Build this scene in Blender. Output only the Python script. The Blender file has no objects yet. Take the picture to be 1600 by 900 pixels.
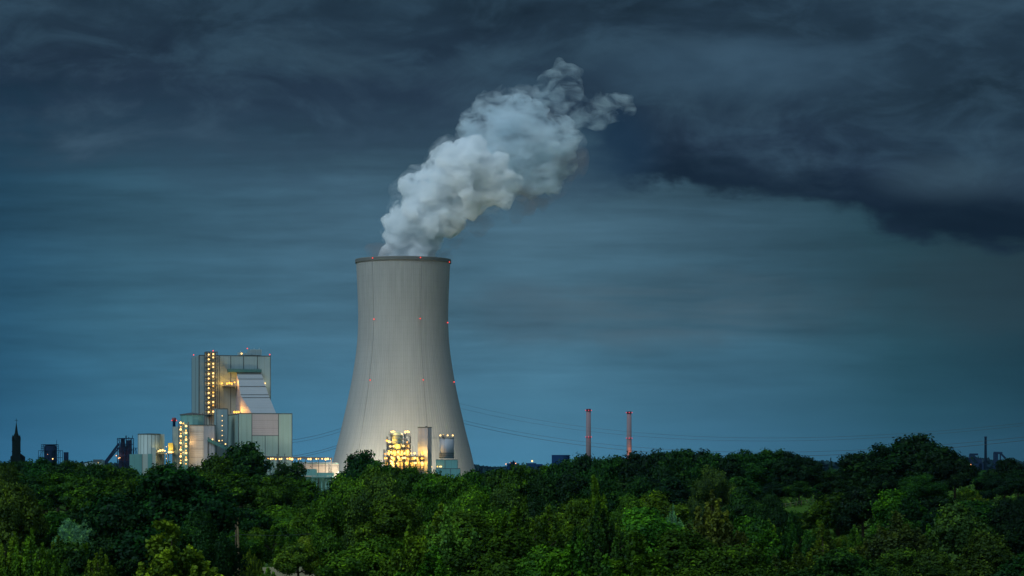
import bpy, math, random
import numpy as np
from mathutils import Vector, Matrix
PI = math.pi
R = math.radians
S = bpy.context.scene
COL = S.collection

# ------------------------------------------------------------------ camera
EYE = 20.0          # metres above the plain
F = 4000.0          # focal length in photo pixels (1600 wide)
HY = 727.0          # horizon row in the photo
cam = bpy.data.objects.new('camera', bpy.data.cameras.new('camera'))
COL.objects.link(cam)
cam.location = (0, 0, EYE)
cam.rotation_euler = (R(90), 0, 0)
cam.data.sensor_width = 36
cam.data.lens = 36 * F / 1600
cam.data.shift_y = (HY - 450) / 1600
cam.data.clip_start = 1
cam.data.clip_end = 80000
S.camera = cam
S.view_settings.view_transform = 'Standard'
S.view_settings.look = 'None'
S.view_settings.gamma = 1
S.view_settings.exposure = 0.0
S.cycles.use_denoising = True
S.cycles.volume_bounces = 8
S.cycles.max_bounces = 10
S.cycles.diffuse_bounces = 3
S.cycles.transparent_max_bounces = 8
S.cycles.sample_clamp_indirect = 4
S.cycles.volume_step_rate = 1.0
S.cycles.volume_max_steps = 256

# ------------------------------------------------------------------ node helpers
class NT:
    def __init__(s, tree):
        s.t = tree; s.n = tree.nodes; s.l = tree.links
    def new(s, typ, **kw):
        n = s.n.new(typ)
        for k, v in kw.items(): setattr(n, k, v)
        return n
    def put(s, sock, v):
        if hasattr(v, 'links') or isinstance(v, bpy.types.NodeSocket): s.l.new(v, sock)
        elif isinstance(v, (tuple, list)) and len(v) == 3 and sock.type == 'RGBA': sock.default_value = (*v, 1)
        else: sock.default_value = v
    def m(s, op, a, b=None, c=None, clamp=False):
        n = s.new('ShaderNodeMath', operation=op, use_clamp=clamp)
        s.put(n.inputs[0], a)
        if b is not None: s.put(n.inputs[1], b)
        if c is not None: s.put(n.inputs[2], c)
        return n.outputs[0]
    def vm(s, op, a, b=None):
        n = s.new('ShaderNodeVectorMath', operation=op)
        s.put(n.inputs[0], a)
        if b is not None: s.put(n.inputs[1], b)
        return n.outputs[0]
    def rng(s, v, a, b, c=0.0, d=1.0, smooth=True):
        n = s.new('ShaderNodeMapRange', interpolation_type='SMOOTHSTEP' if smooth else 'LINEAR')
        s.put(n.inputs[0], v)
        for i, x in enumerate((a, b, c, d)): s.put(n.inputs[1 + i], x)
        return n.outputs[0]
    def noise(s, vec, scale, detail=4, rough=0.5, dist=0.0):
        n = s.new('ShaderNodeTexNoise')
        s.put(n.inputs['Vector'], vec); s.put(n.inputs['Scale'], scale)
        n.inputs['Detail'].default_value = detail; n.inputs['Roughness'].default_value = rough
        n.inputs['Distortion'].default_value = dist
        return n.outputs[0]
    def mix(s, f, a, b, blend='MIX'):
        n = s.new('ShaderNodeMix', data_type='RGBA', blend_type=blend)
        s.put(n.inputs[0], f); s.put(n.inputs[6], a); s.put(n.inputs[7], b)
        return n.outputs[2]
    def ramp(s, f, stops, interp='LINEAR'):
        n = s.new('ShaderNodeValToRGB')
        cr = n.color_ramp; cr.interpolation = interp
        while len(cr.elements) < len(stops): cr.elements.new(0.5)
        for e, (p, c) in zip(cr.elements, stops):
            e.position = p; e.color = (*c, 1) if len(c) == 3 else c
        s.put(n.inputs[0], f)
        return n.outputs[0]
    def comb(s, x, y, z):
        n = s.new('ShaderNodeCombineXYZ')
        s.put(n.inputs[0], x); s.put(n.inputs[1], y); s.put(n.inputs[2], z)
        return n.outputs[0]
    def sep(s, v):
        n = s.new('ShaderNodeSeparateXYZ'); s.put(n.inputs[0], v)
        return n.outputs
def lin(r, g, b):
    f = lambda c: (c / 255 / 12.92) if c / 255 <= 0.04045 else ((c / 255 + 0.055) / 1.055) ** 2.4
    return (f(r), f(g), f(b))

# ------------------------------------------------------------------ world: overcast dusk sky, brighter behind the viewer
SUN_EL, SUN_AZ = R(44), R(219)     # clockwise from +Y: behind the viewer, a little to the left
W = bpy.data.worlds.new('World'); S.world = W; W.use_nodes = True
W.node_tree.nodes.clear()
w = NT(W.node_tree)
g = w.new('ShaderNodeTexCoord').outputs['Generated']
gx, gy, gz = w.sep(g)
yy = w.m('MAXIMUM', gy, 0.25)
U = w.m('MULTIPLY_ADD', w.m('DIVIDE', gx, yy), 2.5, 0.5)       # 0..1 over the view azimuth
V = w.m('MULTIPLY', w.m('DIVIDE', gz, yy), 4.0)               # 0 horizon .. 0.73 at the top of the view
wv = w.comb(U, w.m('MULTIPLY', V, 0.9), gy)
# soft warp so every edge is ragged
n1 = w.noise(w.vm('MULTIPLY', wv, (1.0, 1.6, 1.0)), 4.2, 8, 0.60, 0.35)
n2 = w.noise(w.vm('MULTIPLY', wv, (1.0, 1.5, 1.0)), 11.0, 7, 0.62, 0.6)
n3 = w.noise(w.vm('MULTIPLY', wv, (1.0, 5.5, 1.0)), 4.0, 6, 0.6, 0.25)    # flat streaks
n4 = w.noise(w.vm('MULTIPLY', wv, (1.0, 9.0, 1.0)), 8.0, 4, 0.55, 0.2)
# vertical colours of the clear lower layer
base = w.ramp(w.m('DIVIDE', V, 0.8), [
    (0.00, lin(68, 126, 157)), (0.10, lin(69, 120, 147)), (0.28, lin(71, 111, 132)),
    (0.45, lin(67, 100, 119)), (0.62, lin(61, 90, 108)), (0.80, lin(54, 80, 100)), (1.0, lin(44, 62, 84))])
side = w.ramp(U, [(0.0, (0.34, 0.54, 0.64)), (0.12, (0.62, 0.78, 0.82)), (0.34, (0.98, 0.99, 1.0)), (0.52, (1.06, 1.03, 1.01)),
    (0.72, (0.66, 0.68, 0.68)), (0.88, (0.30, 0.39, 0.37)), (1.0, (0.20, 0.27, 0.26))])
col = w.mix(1.0, base, side, 'MULTIPLY')
streak = w.m('ADD', w.m('MULTIPLY', w.m('SUBTRACT', n3, 0.5), 0.95), w.m('MULTIPLY', w.m('SUBTRACT', n4, 0.5), 0.35))
streak = w.m('ADD', streak, w.m('MULTIPLY', w.m('SUBTRACT', n1, 0.5), 0.6))
streak = w.m('MULTIPLY', streak, w.rng(V, 0.02, 0.22, 0.25, 1.0))
col = w.mix(1.0, col, w.comb(*[w.m('ADD', streak, 1.0)] * 3), 'MULTIPLY')
# brownish drift right of the tower
def blob(cu, cv, ru, rv, amp=0.5):
    a = w.m('DIVIDE', w.m('SUBTRACT', U, cu), ru); b = w.m('DIVIDE', w.m('SUBTRACT', V, cv), rv)
    d = w.m('SQRT', w.m('ADD', w.m('MULTIPLY', a, a), w.m('MULTIPLY', b, b)))
    d = w.m('ADD', d, w.m('MULTIPLY', w.m('SUBTRACT', n1, 0.5), amp * 2))
    d = w.m('ADD', d, w.m('MULTIPLY', w.m('SUBTRACT', n2, 0.5), amp))
    return w.rng(d, 0.25, 1.0, 1.0, 0.0)
br = w.m('MULTIPLY', blob(0.66, 0.245, 0.26, 0.075), w.rng(n3, 0.35, 0.62, 0.1, 0.5))
col = w.mix(br, col, lin(76, 90, 98))
br2 = w.m('MULTIPLY', blob(0.51, 0.24, 0.06, 0.08), 0.25)
col = w.mix(br2, col, lin(66, 84, 98))
col = w.mix(w.m('MULTIPLY', blob(0.97, 0.27, 0.30, 0.12), 0.5), col, lin(44, 61, 70))
# dark cloud deck: everything above a ragged lower edge
fc = w.new('ShaderNodeFloatCurve')
pts = [(0.0, 0.52), (0.1, 0.515), (0.25, 0.50), (0.4, 0.50), (0.5, 0.50), (0.58, 0.475), (0.64, 0.432), (0.70, 0.422),
       (0.79, 0.424), (0.83, 0.400), (0.88, 0.365), (0.94, 0.345), (1.0, 0.335)]
cv = fc.mapping.curves[0]
while len(cv.points) < len(pts): cv.points.new(0.5, 0.5)
for p, q in zip(cv.points, pts): p.location = q
fc.mapping.update()
w.put(fc.inputs['Value'], U)
rag = w.m('ADD', w.m('MULTIPLY', w.m('SUBTRACT', n1, 0.5), w.rng(U, 0.5, 0.72, 0.42, 0.13)),
          w.m('MULTIPLY', w.m('SUBTRACT', n2, 0.5), w.rng(U, 0.5, 0.7, 0.16, 0.09)))
edge = w.m('ADD', w.m('SUBTRACT', V, fc.outputs[0]), rag)
soft = w.rng(U, 0.5, 0.66, 0.11, 0.016)
deck = w.rng(w.m('DIVIDE', edge, soft), -1.0, 1.0)
deck = w.m('MULTIPLY', deck, w.rng(U, 0.0, 0.05, 0.9, 1.0))
low = w.rng(edge, 0.0, 0.20)                       # 0 at the underside, 1 well inside
cA = w.ramp(n1, [(0.34, lin(22, 36, 52)), (0.50, lin(36, 52, 72)), (0.66, lin(58, 82, 101))])
cB = w.ramp(n1, [(0.34, lin(26, 42, 55)), (0.50, lin(35, 54, 70)), (0.66, lin(50, 73, 90))])
dc = w.mix(low, cA, cB)
dc = w.mix(w.m('MULTIPLY', w.rng(n2, 0.42, 0.70), 0.35), dc, lin(60, 88, 108))
under = w.m('MULTIPLY', w.rng(edge, 0.0, 0.11, 1.0, 0.0), w.rng(U, 0.55, 0.66, 0.30, 0.9))
dc = w.mix(under, dc, lin(19, 34, 50))
# black pocket at the right, bluish pockets
dc = w.mix(w.m('MULTIPLY', blob(0.98, 0.385, 0.16, 0.06, 0.2), 0.75), dc, lin(13, 27, 41))
dc = w.mix(w.m('MULTIPLY', blob(0.72, 0.62, 0.2, 0.07, 0.3), 0.35), dc, lin(62, 90, 112))
dc = w.mix(w.m('MULTIPLY', blob(0.60, 0.49, 0.06, 0.10, 0.3), 0.5), dc, lin(28, 56, 80))
dc = w.mix(w.m('MULTIPLY', blob(0.93, 0.45, 0.10, 0.05, 0.35), 0.35), dc, lin(60, 84, 98))
col = w.mix(deck, col, dc)
front = w.new('ShaderNodeBackground'); w.put(front.inputs[0], col); front.inputs[1].default_value = 1.0
sky = w.new('ShaderNodeTexSky', sky_type='NISHITA')
sky.sun_disc = False; sky.sun_elevation = SUN_EL; sky.sun_rotation = SUN_AZ
sky.air_density = 1.0; sky.dust_density = 2.0; sky.ozone_density = 1.5
cloudy = w.mix(0.72, sky.outputs[0], (3.4, 5.0, 6.4))
back = w.new('ShaderNodeBackground'); w.put(back.inputs[0], cloudy); back.inputs[1].default_value = 0.085
ms = w.new('ShaderNodeMixShader')
w.put(ms.inputs[0], w.rng(gy, 0.0, 0.92)); w.l.new(back.outputs[0], ms.inputs[1]); w.l.new(front.outputs[0], ms.inputs[2])
out = w.new('ShaderNodeOutputWorld'); w.l.new(ms.outputs[0], out.inputs[0])

sun = bpy.data.objects.new('sun', bpy.data.lights.new('sun', 'SUN')); COL.objects.link(sun)
sun.data.energy = 1.75; sun.data.angle = R(26); sun.data.color = (0.70, 0.89, 1.0)
dv = Vector((math.sin(SUN_AZ) * math.cos(SUN_EL), math.cos(SUN_AZ) * math.cos(SUN_EL), math.sin(SUN_EL)))
sun.rotation_euler = dv.to_track_quat('Z', 'Y').to_euler()

# ------------------------------------------------------------------ object helpers
def thing(name, label, cat, loc=(0, 0, 0), rotz=0, group=None, kind=None):
    o = bpy.data.objects.new(name, None); COL.objects.link(o)
    o.location = loc; o.rotation_euler = (0, 0, rotz); o.empty_display_size = 1
    o['label'] = label; o['category'] = cat
    if group: o['group'] = group
    if kind: o['kind'] = kind
    return o
def tag(o, label=None, cat=None, group=None, kind=None):
    if label: o['label'] = label
    if cat: o['category'] = cat
    if group: o['group'] = group
    if kind: o['kind'] = kind
    return o
class MB:
    """collects boxes, bars, tubes and lathes; build() links them as ONE mesh object"""
    def __init__(s): s.v = []; s.f = []; s.mi = []; s.sm = []
    def add(s, vs, fs, m=0, smooth=False):
        o = len(s.v); s.v += [tuple(v) for v in vs]
        for f in fs: s.f.append(tuple(i + o for i in f)); s.mi.append(m); s.sm.append(smooth)
        return s
    def hexa(s, p, m=0):       # 8 points: bottom ring 0-3, top ring 4-7
        return s.add(p, [(3, 2, 1, 0), (4, 5, 6, 7), (0, 1, 5, 4), (1, 2, 6, 5), (2, 3, 7, 6), (3, 0, 4, 7)], m)
    def box(s, x0, x1, y0, y1, z0, z1, m=0):
        return s.hexa([(x0, y0, z0), (x1, y0, z0), (x1, y1, z0), (x0, y1, z0), (x0, y0, z1), (x1, y0, z1), (x1, y1, z1), (x0, y1, z1)], m)
    def bar(s, a, b, t, m=0):
        a = Vector(a); b = Vector(b); d = (b - a).normalized()
        u = d.cross(Vector((0, 0, 1))) if abs(d.z) < 0.95 else d.cross(Vector((1, 0, 0)))
        u.normalize(); v = d.cross(u); h = t / 2
        return s.hexa([a - u * h - v * h, a + u * h - v * h, a + u * h + v * h, a - u * h + v * h,
                       b - u * h - v * h, b + u * h - v * h, b + u * h + v * h, b - u * h + v * h], m)
    def tube(s, pts, rad, n=6, m=0, smooth=True):
        pts = [Vector(p) for p in pts]; rad = rad if isinstance(rad, (list, tuple)) else [rad] * len(pts)
        vs = []
        for i, p in enumerate(pts):
            d = (pts[min(i + 1, len(pts) - 1)] - pts[max(i - 1, 0)]).normalized()
            u = d.cross(Vector((0, 0, 1))) if abs(d.z) < 0.95 else d.cross(Vector((1, 0, 0)))
            u.normalize(); v = d.cross(u)
            for k in range(n):
                a = 2 * PI * k / n; vs.append(p + (u * math.cos(a) + v * math.sin(a)) * rad[i])
        fs = [(i * n + k, i * n + (k + 1) % n, (i + 1) * n + (k + 1) % n, (i + 1) * n + k) for i in range(len(pts) - 1) for k in range(n)]
        fs += [tuple(range(n))[::-1], tuple((len(pts) - 1) * n + k for k in range(n))]
        return s.add(vs, fs, m, smooth)
    def lathe(s, cx, cy, prof, n=32, m=0, smooth=True, cap=True):
        vs = [(cx + r * math.cos(2 * PI * k / n), cy + r * math.sin(2 * PI * k / n), z) for r, z in prof for k in range(n)]
        fs = [(i * n + k, i * n + (k + 1) % n, (i + 1) * n + (k + 1) % n, (i + 1) * n + k) for i in range(len(prof) - 1) for k in range(n)]
        s.add(vs, fs, m, smooth)
        if cap:
            o = len(s.v) - len(vs); L = (len(prof) - 1) * n
            s.f += [tuple(o + k for k in range(n))[::-1], tuple(o + L + k for k in range(n))]; s.mi += [m, m]; s.sm += [False, False]
        return s
    def build(s, name, mats, parent=None, loc=(0, 0, 0)):
        me = bpy.data.meshes.new(name); me.from_pydata(s.v, [], s.f)
        for mt in (mats if isinstance(mats, (list, tuple)) else [mats]): me.materials.append(mt)
        me.polygons.foreach_set('material_index', s.mi); me.polygons.foreach_set('use_smooth', s.sm)
        me.update()
        o = bpy.data.objects.new(name, me); COL.objects.link(o); o.location = loc
        if parent: o.parent = parent
        return o
class Frame:
    """local frame of a building; turns photo columns and rows on a local plane into metres"""
    def __init__(s, px, D, th):
        s.o = Vector(((px - 800) / F * D, D)); s.c = math.cos(th); s.s = math.sin(th); s.th = th
        s.loc = (s.o.x, s.o.y, 0)
    def x(s, px, yl=0.0):
        k = (px - 800) / F
        return (k * (s.o.y + yl * s.c) - s.o.x + yl * s.s) / (s.c - k * s.s)
    def z(s, py, px, yl=0.0):
        xl = s.x(px, yl); Y = s.o.y + xl * s.s + yl * s.c
        return EYE + (HY - py) * Y / F
    def box(s, mb, px0, px1, pyt, pyb, yf, dep, m=0):
        z1 = s.z(pyt, px0, yf); z0 = 0.0 if pyb is None else s.z(pyb, px0, yf)
        mb.box(s.x(px0, yf), s.x(px1, yf), yf, yf + dep, z0, z1, m)
    def seam(s, mb, px, pyt, pyb, yf, wd=0.5, m=1):
        x = s.x(px, yf); mb.box(x - wd / 2, x + wd / 2, yf - 0.12, yf + 0.3, 0 if pyb is None else s.z(pyb, px, yf), s.z(pyt, px, yf), m)
    def hseam(s, mb, px0, px1, py, yf, wd=0.5, m=1):
        z = s.z(py, px0, yf); mb.box(s.x(px0, yf), s.x(px1, yf), yf - 0.10, yf + 0.3, z - wd / 2, z + wd / 2, m)

# ------------------------------------------------------------------ materials
def mat(name, base=(0.5, 0.5, 0.5), rough=0.7, metal=0.0):
    m = bpy.data.materials.new(name); m.use_nodes = True
    nt = NT(m.node_tree); b = m.node_tree.nodes['Principled BSDF']
    b.inputs['Base Color'].default_value = (*base, 1); b.inputs['Roughness'].default_value = rough; b.inputs['Metallic'].default_value = metal
    return m, nt, b
def cladding(name, c, var=0.12, pitch=1.0, horiz=False, rough=0.55):
    m, n, b = mat(name, c, rough)
    tc = n.new('ShaderNodeTexCoord').outputs['Object']
    x, y, z = n.sep(tc)
    big = n.noise(n.vm('MULTIPLY', tc, (1, 1, 0.35)), 0.09, 5, 0.6)
    dirt = n.noise(n.vm('MULTIPLY', tc, (1.5, 1.5, 0.12)), 0.5, 4, 0.6)
    v = n.m('ADD', n.m('MULTIPLY', n.m('SUBTRACT', big, 0.5), var * 2.5), n.m('MULTIPLY', n.m('SUBTRACT', dirt, 0.5), var * 1.8))
    line = n.m('FRACT', n.m('DIVIDE', z if horiz else n.m('ADD', x, y), pitch * 4))
    v = n.m('ADD', v, n.m('MULTIPLY', n.m('LESS_THAN', line, 0.14), -var))
    n.put(b.inputs['Base Color'], n.mix(1.0, c, n.comb(*[n.m('ADD', v, 1.0)] * 3), 'MULTIPLY'))
    wv_ = n.m('SINE', n.m('MULTIPLY', z if horiz else n.m('ADD', x, y), 2 * PI / pitch))
    bp = n.new('ShaderNodeBump'); bp.inputs['Strength'].default_value = 0.35; bp.inputs['Distance'].default_value = 0.1
    n.put(bp.inputs['Height'], wv_); n.l.new(bp.outputs[0], b.inputs['Normal'])
    return m
M_clad = cladding('grey_green_cladding', (0.175, 0.26, 0.285))
M_clad2 = cladding('pale_green_cladding', (0.19, 0.30, 0.285))
M_pink = cladding('rosy_grey_cladding', (0.26, 0.25, 0.27), horiz=True, pitch=1.5)
M_slope = cladding('slope_cladding', (0.25, 0.28, 0.30), 0.06, horiz=True, pitch=2.0)
M_teal = cladding('teal_cladding', (0.08, 0.23, 0.23))
M_tealdark = cladding('dark_teal_steel', (0.018, 0.10, 0.105), 0.1)
M_pale = cladding('pale_silo_sheet', (0.27, 0.34, 0.32), pitch=0.8)
M_ribbed = cladding('ribbed_beige_sheet', (0.40, 0.38, 0.35), 0.22, horiz=True, pitch=1.6)
M_bluegrey = cladding('blue_grey_sheet', (0.21, 0.245, 0.29), pitch=1.2)
M_yellow = cladding('yellow_duct', (0.45, 0.36, 0.08), 0.1)
def plain(name, c, rough=0.7, metal=0.0, var=0.25, sc=0.6):
    m, n, b = mat(name, c, rough, metal)
    if rough >= .8: b.inputs['Specular IOR Level'].default_value = 0.05
    tc = n.new('ShaderNodeTexCoord').outputs['Object']
    v = n.m('MULTIPLY_ADD', n.m('SUBTRACT', n.noise(tc, sc, 4, 0.6), 0.5), var * 2, 1.0)
    n.put(b.inputs['Base Color'], n.mix(1.0, c, n.comb(v, v, v), 'MULTIPLY'))
    return m
M_steel = plain('dark_steel', (0.045, 0.055, 0.06), 0.6)
M_seam = plain('dark_joint', (0.03, 0.05, 0.055), 0.7)
M_rail = plain('galvanised_steel', (0.22, 0.23, 0.22), 0.5, 0.4)
M_farsteel = plain('haze_blue_steel', (0.008, 0.018, 0.045), 0.9)  # distance haze painted into the steel as dark blue
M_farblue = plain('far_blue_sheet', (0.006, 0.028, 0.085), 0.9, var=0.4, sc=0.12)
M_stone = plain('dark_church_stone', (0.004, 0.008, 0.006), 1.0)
M_wood = plain('weathered_wood', (0.11, 0.085, 0.045), 0.9, sc=1.5)
M_wire = plain('conductor_aluminium', (0.05, 0.06, 0.07), 0.6)
M_bark = plain('bark', (0.05, 0.04, 0.028), 0.95, sc=2.0)
M_redpaint = plain('red_chimney_steel', (0.16, 0.03, 0.04), 0.7)
M_chim = plain('chimney_concrete', (0.19, 0.145, 0.155), 0.85, var=0.15, sc=0.05)
M_chimdark = plain('chimney_mouth', (0.06, 0.03, 0.035), 0.85)
def glow(name, c, st):
    m = bpy.data.materials.new(name); m.use_nodes = True; n = NT(m.node_tree); m.node_tree.nodes.clear()
    e = n.new('ShaderNodeEmission'); e.inputs[0].default_value = (*c, 1); e.inputs[1].default_value = st
    o = n.new('ShaderNodeOutputMaterial'); n.l.new(e.outputs[0], o.inputs[0])
    m.cycles.emission_sampling = 'NONE'
    return m
M_lamp = glow('sodium_lamp_glow', (1.0, 0.47, 0.08), 2.4)
M_lampw = glow('white_lamp_glow', (1.0, 0.62, 0.21), 2.7)
M_red = glow('red_obstruction_glow', (1.0, 0.06, 0.05), 2.2)
M_pinkg = glow('rosy_ring_glow', (1.0, 0.12, 0.20), 1.0)
M_orange = glow('orange_lamp_glow', (1.0, 0.42, 0.14), 3.0)

# shell of the cooling tower
M_shell, n, b = mat('tower_concrete', (0.4, 0.4, 0.38), 0.85)
tc = n.new('ShaderNodeTexCoord').outputs['Object']
x, y, z = n.sep(tc)
ang = n.m('ARCTAN2', y, x)
rib = n.m('PINGPONG', n.m('MULTIPLY', ang, 144 / (2 * PI)), 0.5)
ribd = n.rng(rib, 0.0, 0.16, 1.0, 0.0)
lift = n.rng(n.m('PINGPONG', n.m('DIVIDE', z, 4.5), 0.5), 0.0, 0.07, 1.0, 0.0)
cyl = n.comb(n.m('MULTIPLY', ang, 60), n.m('MULTIPLY', z, 0.10), 0.0)
stain = n.noise(cyl, 0.35, 6, 0.65)
stain2 = n.noise(n.comb(n.m('MULTIPLY', ang, 60), n.m('MULTIPLY', z, 0.6), 3.0), 0.05, 5, 0.6)
lad = 0
for px_ in (-0.80, 0.545):
    a0 = -PI / 2 + (px_ if px_ > 0 else px_) * 1.0
    dd = n.m('ABSOLUTE', n.m('SUBTRACT', ang, a0))
    l_ = n.rng(dd, 0.006, 0.03, 1.0, 0.0)
    lad = l_ if lad == 0 else n.m('MAXIMUM', lad, l_)
v = n.m('ADD', n.m('MULTIPLY', ribd, -0.13), n.m('MULTIPLY', lift, -0.065))
v = n.m('ADD', v, n.m('MULTIPLY', n.m('SUBTRACT', stain, 0.5), n.rng(z, 60, 175, 0.30, 0.55)))
v = n.m('ADD', v, n.m('MULTIPLY', n.m('SUBTRACT', stain2, 0.5), 0.30))
v = n.m('ADD', v, n.m('MULTIPLY', lad, -0.06))
v = n.m('ADD', v, 1.0)
n.put(b.inputs['Base Color'], n.mix(1.0, (0.25, 0.262, 0.255), n.comb(v, v, v), 'MULTIPLY'))
bp = n.new('ShaderNodeBump'); bp.inputs['Strength'].default_value = 0.5; bp.inputs['Distance'].default_value = 0.3
n.put(bp.inputs['Height'], ribd); n.l.new(bp.outputs[0], b.inputs['Normal'])
M_ladder = plain('ladder_grey', (0.22, 0.23, 0.22), 0.8)
M_rim = plain('rim_walkway', (0.11, 0.12, 0.115), 0.8, var=0.3, sc=0.3)

# foliage: one leaf material, colour of each tree from the object, clump tone from an attribute
M_leaf = bpy.data.materials.new('leaf'); M_leaf.use_nodes = True; M_leaf.node_tree.nodes.clear()
n = NT(M_leaf.node_tree)
oi = n.new('ShaderNodeObjectInfo')
at = n.new('ShaderNodeAttribute', attribute_name='tone')
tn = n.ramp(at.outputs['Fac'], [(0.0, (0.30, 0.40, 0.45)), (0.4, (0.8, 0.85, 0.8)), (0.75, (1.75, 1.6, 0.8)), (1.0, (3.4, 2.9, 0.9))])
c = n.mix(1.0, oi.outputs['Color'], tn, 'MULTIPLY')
hs = n.new('ShaderNodeHueSaturation'); n.put(hs.inputs['Color'], c)
n.put(hs.inputs['Hue'], n.m('MULTIPLY_ADD', oi.outputs['Random'], 0.03, 0.485)); n.put(hs.inputs['Value'], n.m('MULTIPLY_ADD', oi.outputs['Random'], 0.3, 0.85))
df = n.new('ShaderNodeBsdfDiffuse'); n.l.new(hs.outputs[0], df.inputs[0])
tr = n.new('ShaderNodeBsdfTranslucent'); n.l.new(hs.outputs[0], tr.inputs[0])
gl = n.new('ShaderNodeBsdfGlossy'); gl.inputs[1].default_value = 0.55; gl.inputs[0].default_value = (0.6, 0.7, 0.75, 1)
m1 = n.new('ShaderNodeMixShader'); m1.inputs[0].default_value = 0.12; n.l.new(df.outputs[0], m1.inputs[1]); n.l.new(tr.outputs[0], m1.inputs[2])
m2 = n.new('ShaderNodeMixShader'); m2.inputs[0].default_value = 0.008; n.l.new(m1.outputs[0], m2.inputs[1]); n.l.new(gl.outputs[0], m2.inputs[2])
o_ = n.new('ShaderNodeOutputMaterial'); n.l.new(m2.outputs[0], o_.inputs[0])

M_ground, n, b = mat('meadow', (0.03, 0.05, 0.015), 1.0)
tc = n.new('ShaderNodeTexCoord').outputs['Object']
a = n.noise(tc, 0.02, 6, 0.6); f_ = n.noise(tc, 0.7, 5, 0.7)
gc = n.ramp(a, [(0.3, (0.018, 0.045, 0.010)), (0.5, (0.035, 0.085, 0.014)), (0.68, (0.05, 0.10, 0.016))])
gc = n.mix(n.rng(f_, 0.35, 0.7, 0, 0.55), gc, (0.06, 0.11, 0.018))
n.put(b.inputs['Base Color'], gc); b.inputs['Specular IOR Level'].default_value = 0.0
M_track, n, b = mat('dry_sandy_grass', (0.3, 0.24, 0.14), 1.0)
tc = n.new('ShaderNodeTexCoord').outputs['Object']
n.put(b.inputs['Base Color'], n.ramp(n.noise(tc, 0.3, 6, 0.7), [(0.3, (0.10, 0.15, 0.035)), (0.5, (0.17, 0.15, 0.07)), (0.7, (0.26, 0.19, 0.11))]))

# ------------------------------------------------------------------ ground
def sm(a, b, x):
    t = np.clip((np.asarray(x, float) - a) / (b - a), 0, 1); return t * t * (3 - 2 * t)
def ground_z(x, y):
    x = np.asarray(x, float); y = np.asarray(y, float)
    r = np.hypot(x, y)
    h = 18.3 * (1 - sm(15, 165, r))
    h = h + 10.5 * sm(470, 720, y) * sm(20, 95, x) * (1 - sm(1100, 1500, y))
    h = h + 2.5 * sm(720, 850, y) * sm(110, 170, x) * (1 - sm(1100, 1500, y))
    h = h + 0.5 * np.sin(x / 37.0 + 1) * np.cos(y / 53.0) * sm(180, 260, r) * (1 - sm(1200, 1500, r))
    return h
xs = np.unique(np.concatenate([np.linspace(-300, 400, 141), np.array([-20000, -8000, -3000, -1500, -900, -600, -450, 550, 700, 1000, 1600, 3000, 8000, 20000])]))
ys = np.unique(np.concatenate([np.linspace(-60, 1500, 209), np.array([-20000, -6000, -1500, -500, -200, 1800, 2300, 3000, 5000, 9000, 16000, 40000])]))
gx_, gy_ = np.meshgrid(xs, ys); gz_ = ground_z(gx_, gy_)
nx, ny = len(xs), len(ys)
mb = MB(); mb.v = list(zip(gx_.ravel(), gy_.ravel(), gz_.ravel()))
mb.f = [(j * nx + i, j * nx + i + 1, (j + 1) * nx + i + 1, (j + 1) * nx + i) for j in range(ny - 1) for i in range(nx - 1)]
mb.mi = [0] * len(mb.f); mb.sm = [True] * len(mb.f)
tag(mb.build('ground', M_ground), kind='structure')
# dry sandy clearing, laid on the ground
mb = MB(); NN = 24; LL = 10
vs = []; 
for j in range(LL + 1):
    for i in range(NN):
        a = 2 * PI * i / NN; rr = j / LL * (1 + 0.15 * math.sin(3 * a) + 0.1 * math.sin(7 * a + 1))
        X = -39 + 13 * rr * math.cos(a); Y = 478 + 26 * rr * math.sin(a)
        vs.append((X, Y, float(ground_z(X, Y)) + 0.05))
mb.add(vs, [(j * NN + i, j * NN + (i + 1) % NN, (j + 1) * NN + (i + 1) % NN, (j + 1) * NN + i) for j in range(LL) for i in range(NN)], 0, True)
tag(mb.build('path', M_track), kind='structure')

# ------------------------------------------------------------------ lamps
def bulb_mesh(name, m_glow, r):
    mb = MB()
    mb.lathe(0, 0, [(0.02, -r), (r * .7, -r * .7), (r, 0), (r * .7, r * .7), (0.02, r)], 10, 0)
    mb.box(-0.12, 0.12, 0, r + 0.5, -0.12, 0.12, 1)
    mb.box(-r * .6, r * .6, -r * .6, r * .6, r * 1.0, r * 1.25, 1)
    o = mb.build(name, [m_glow, M_steel]); me = o.data; bpy.data.objects.remove(o); return me
ME = {'s': bulb_mesh('lamp', M_lamp, 0.75), 'w': bulb_mesh('lamp', M_lampw, 0.8), 'W': bulb_mesh('lamp', M_lampw, 1.1), 't': bulb_mesh('lamp', M_lampw, 0.42), 'S': bulb_mesh('lamp', M_lamp, 1.05),
      'r': bulb_mesh('warning_light', M_red, 0.54), 'o': bulb_mesh('lamp', M_orange, 0.6)}
def lamp(parent, p, k='s', name='lamp', sc=1.0):
    o = bpy.data.objects.new(name, ME[k]); COL.objects.link(o); o.parent = parent; o.location = p; o.scale = (sc * .84,) * 3
    return o
LP = 0.22
def plight(parent, p, watts, c=(1.0, 0.44, 0.07), r=0.5):
    l = bpy.data.lights.new('lamp_light', 'POINT'); l.energy = watts * LP; l.color = c; l.shadow_soft_size = r
    o = bpy.data.objects.new('lamp_light', l); COL.objects.link(o); o.parent = parent; o.location = p
    return o

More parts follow.
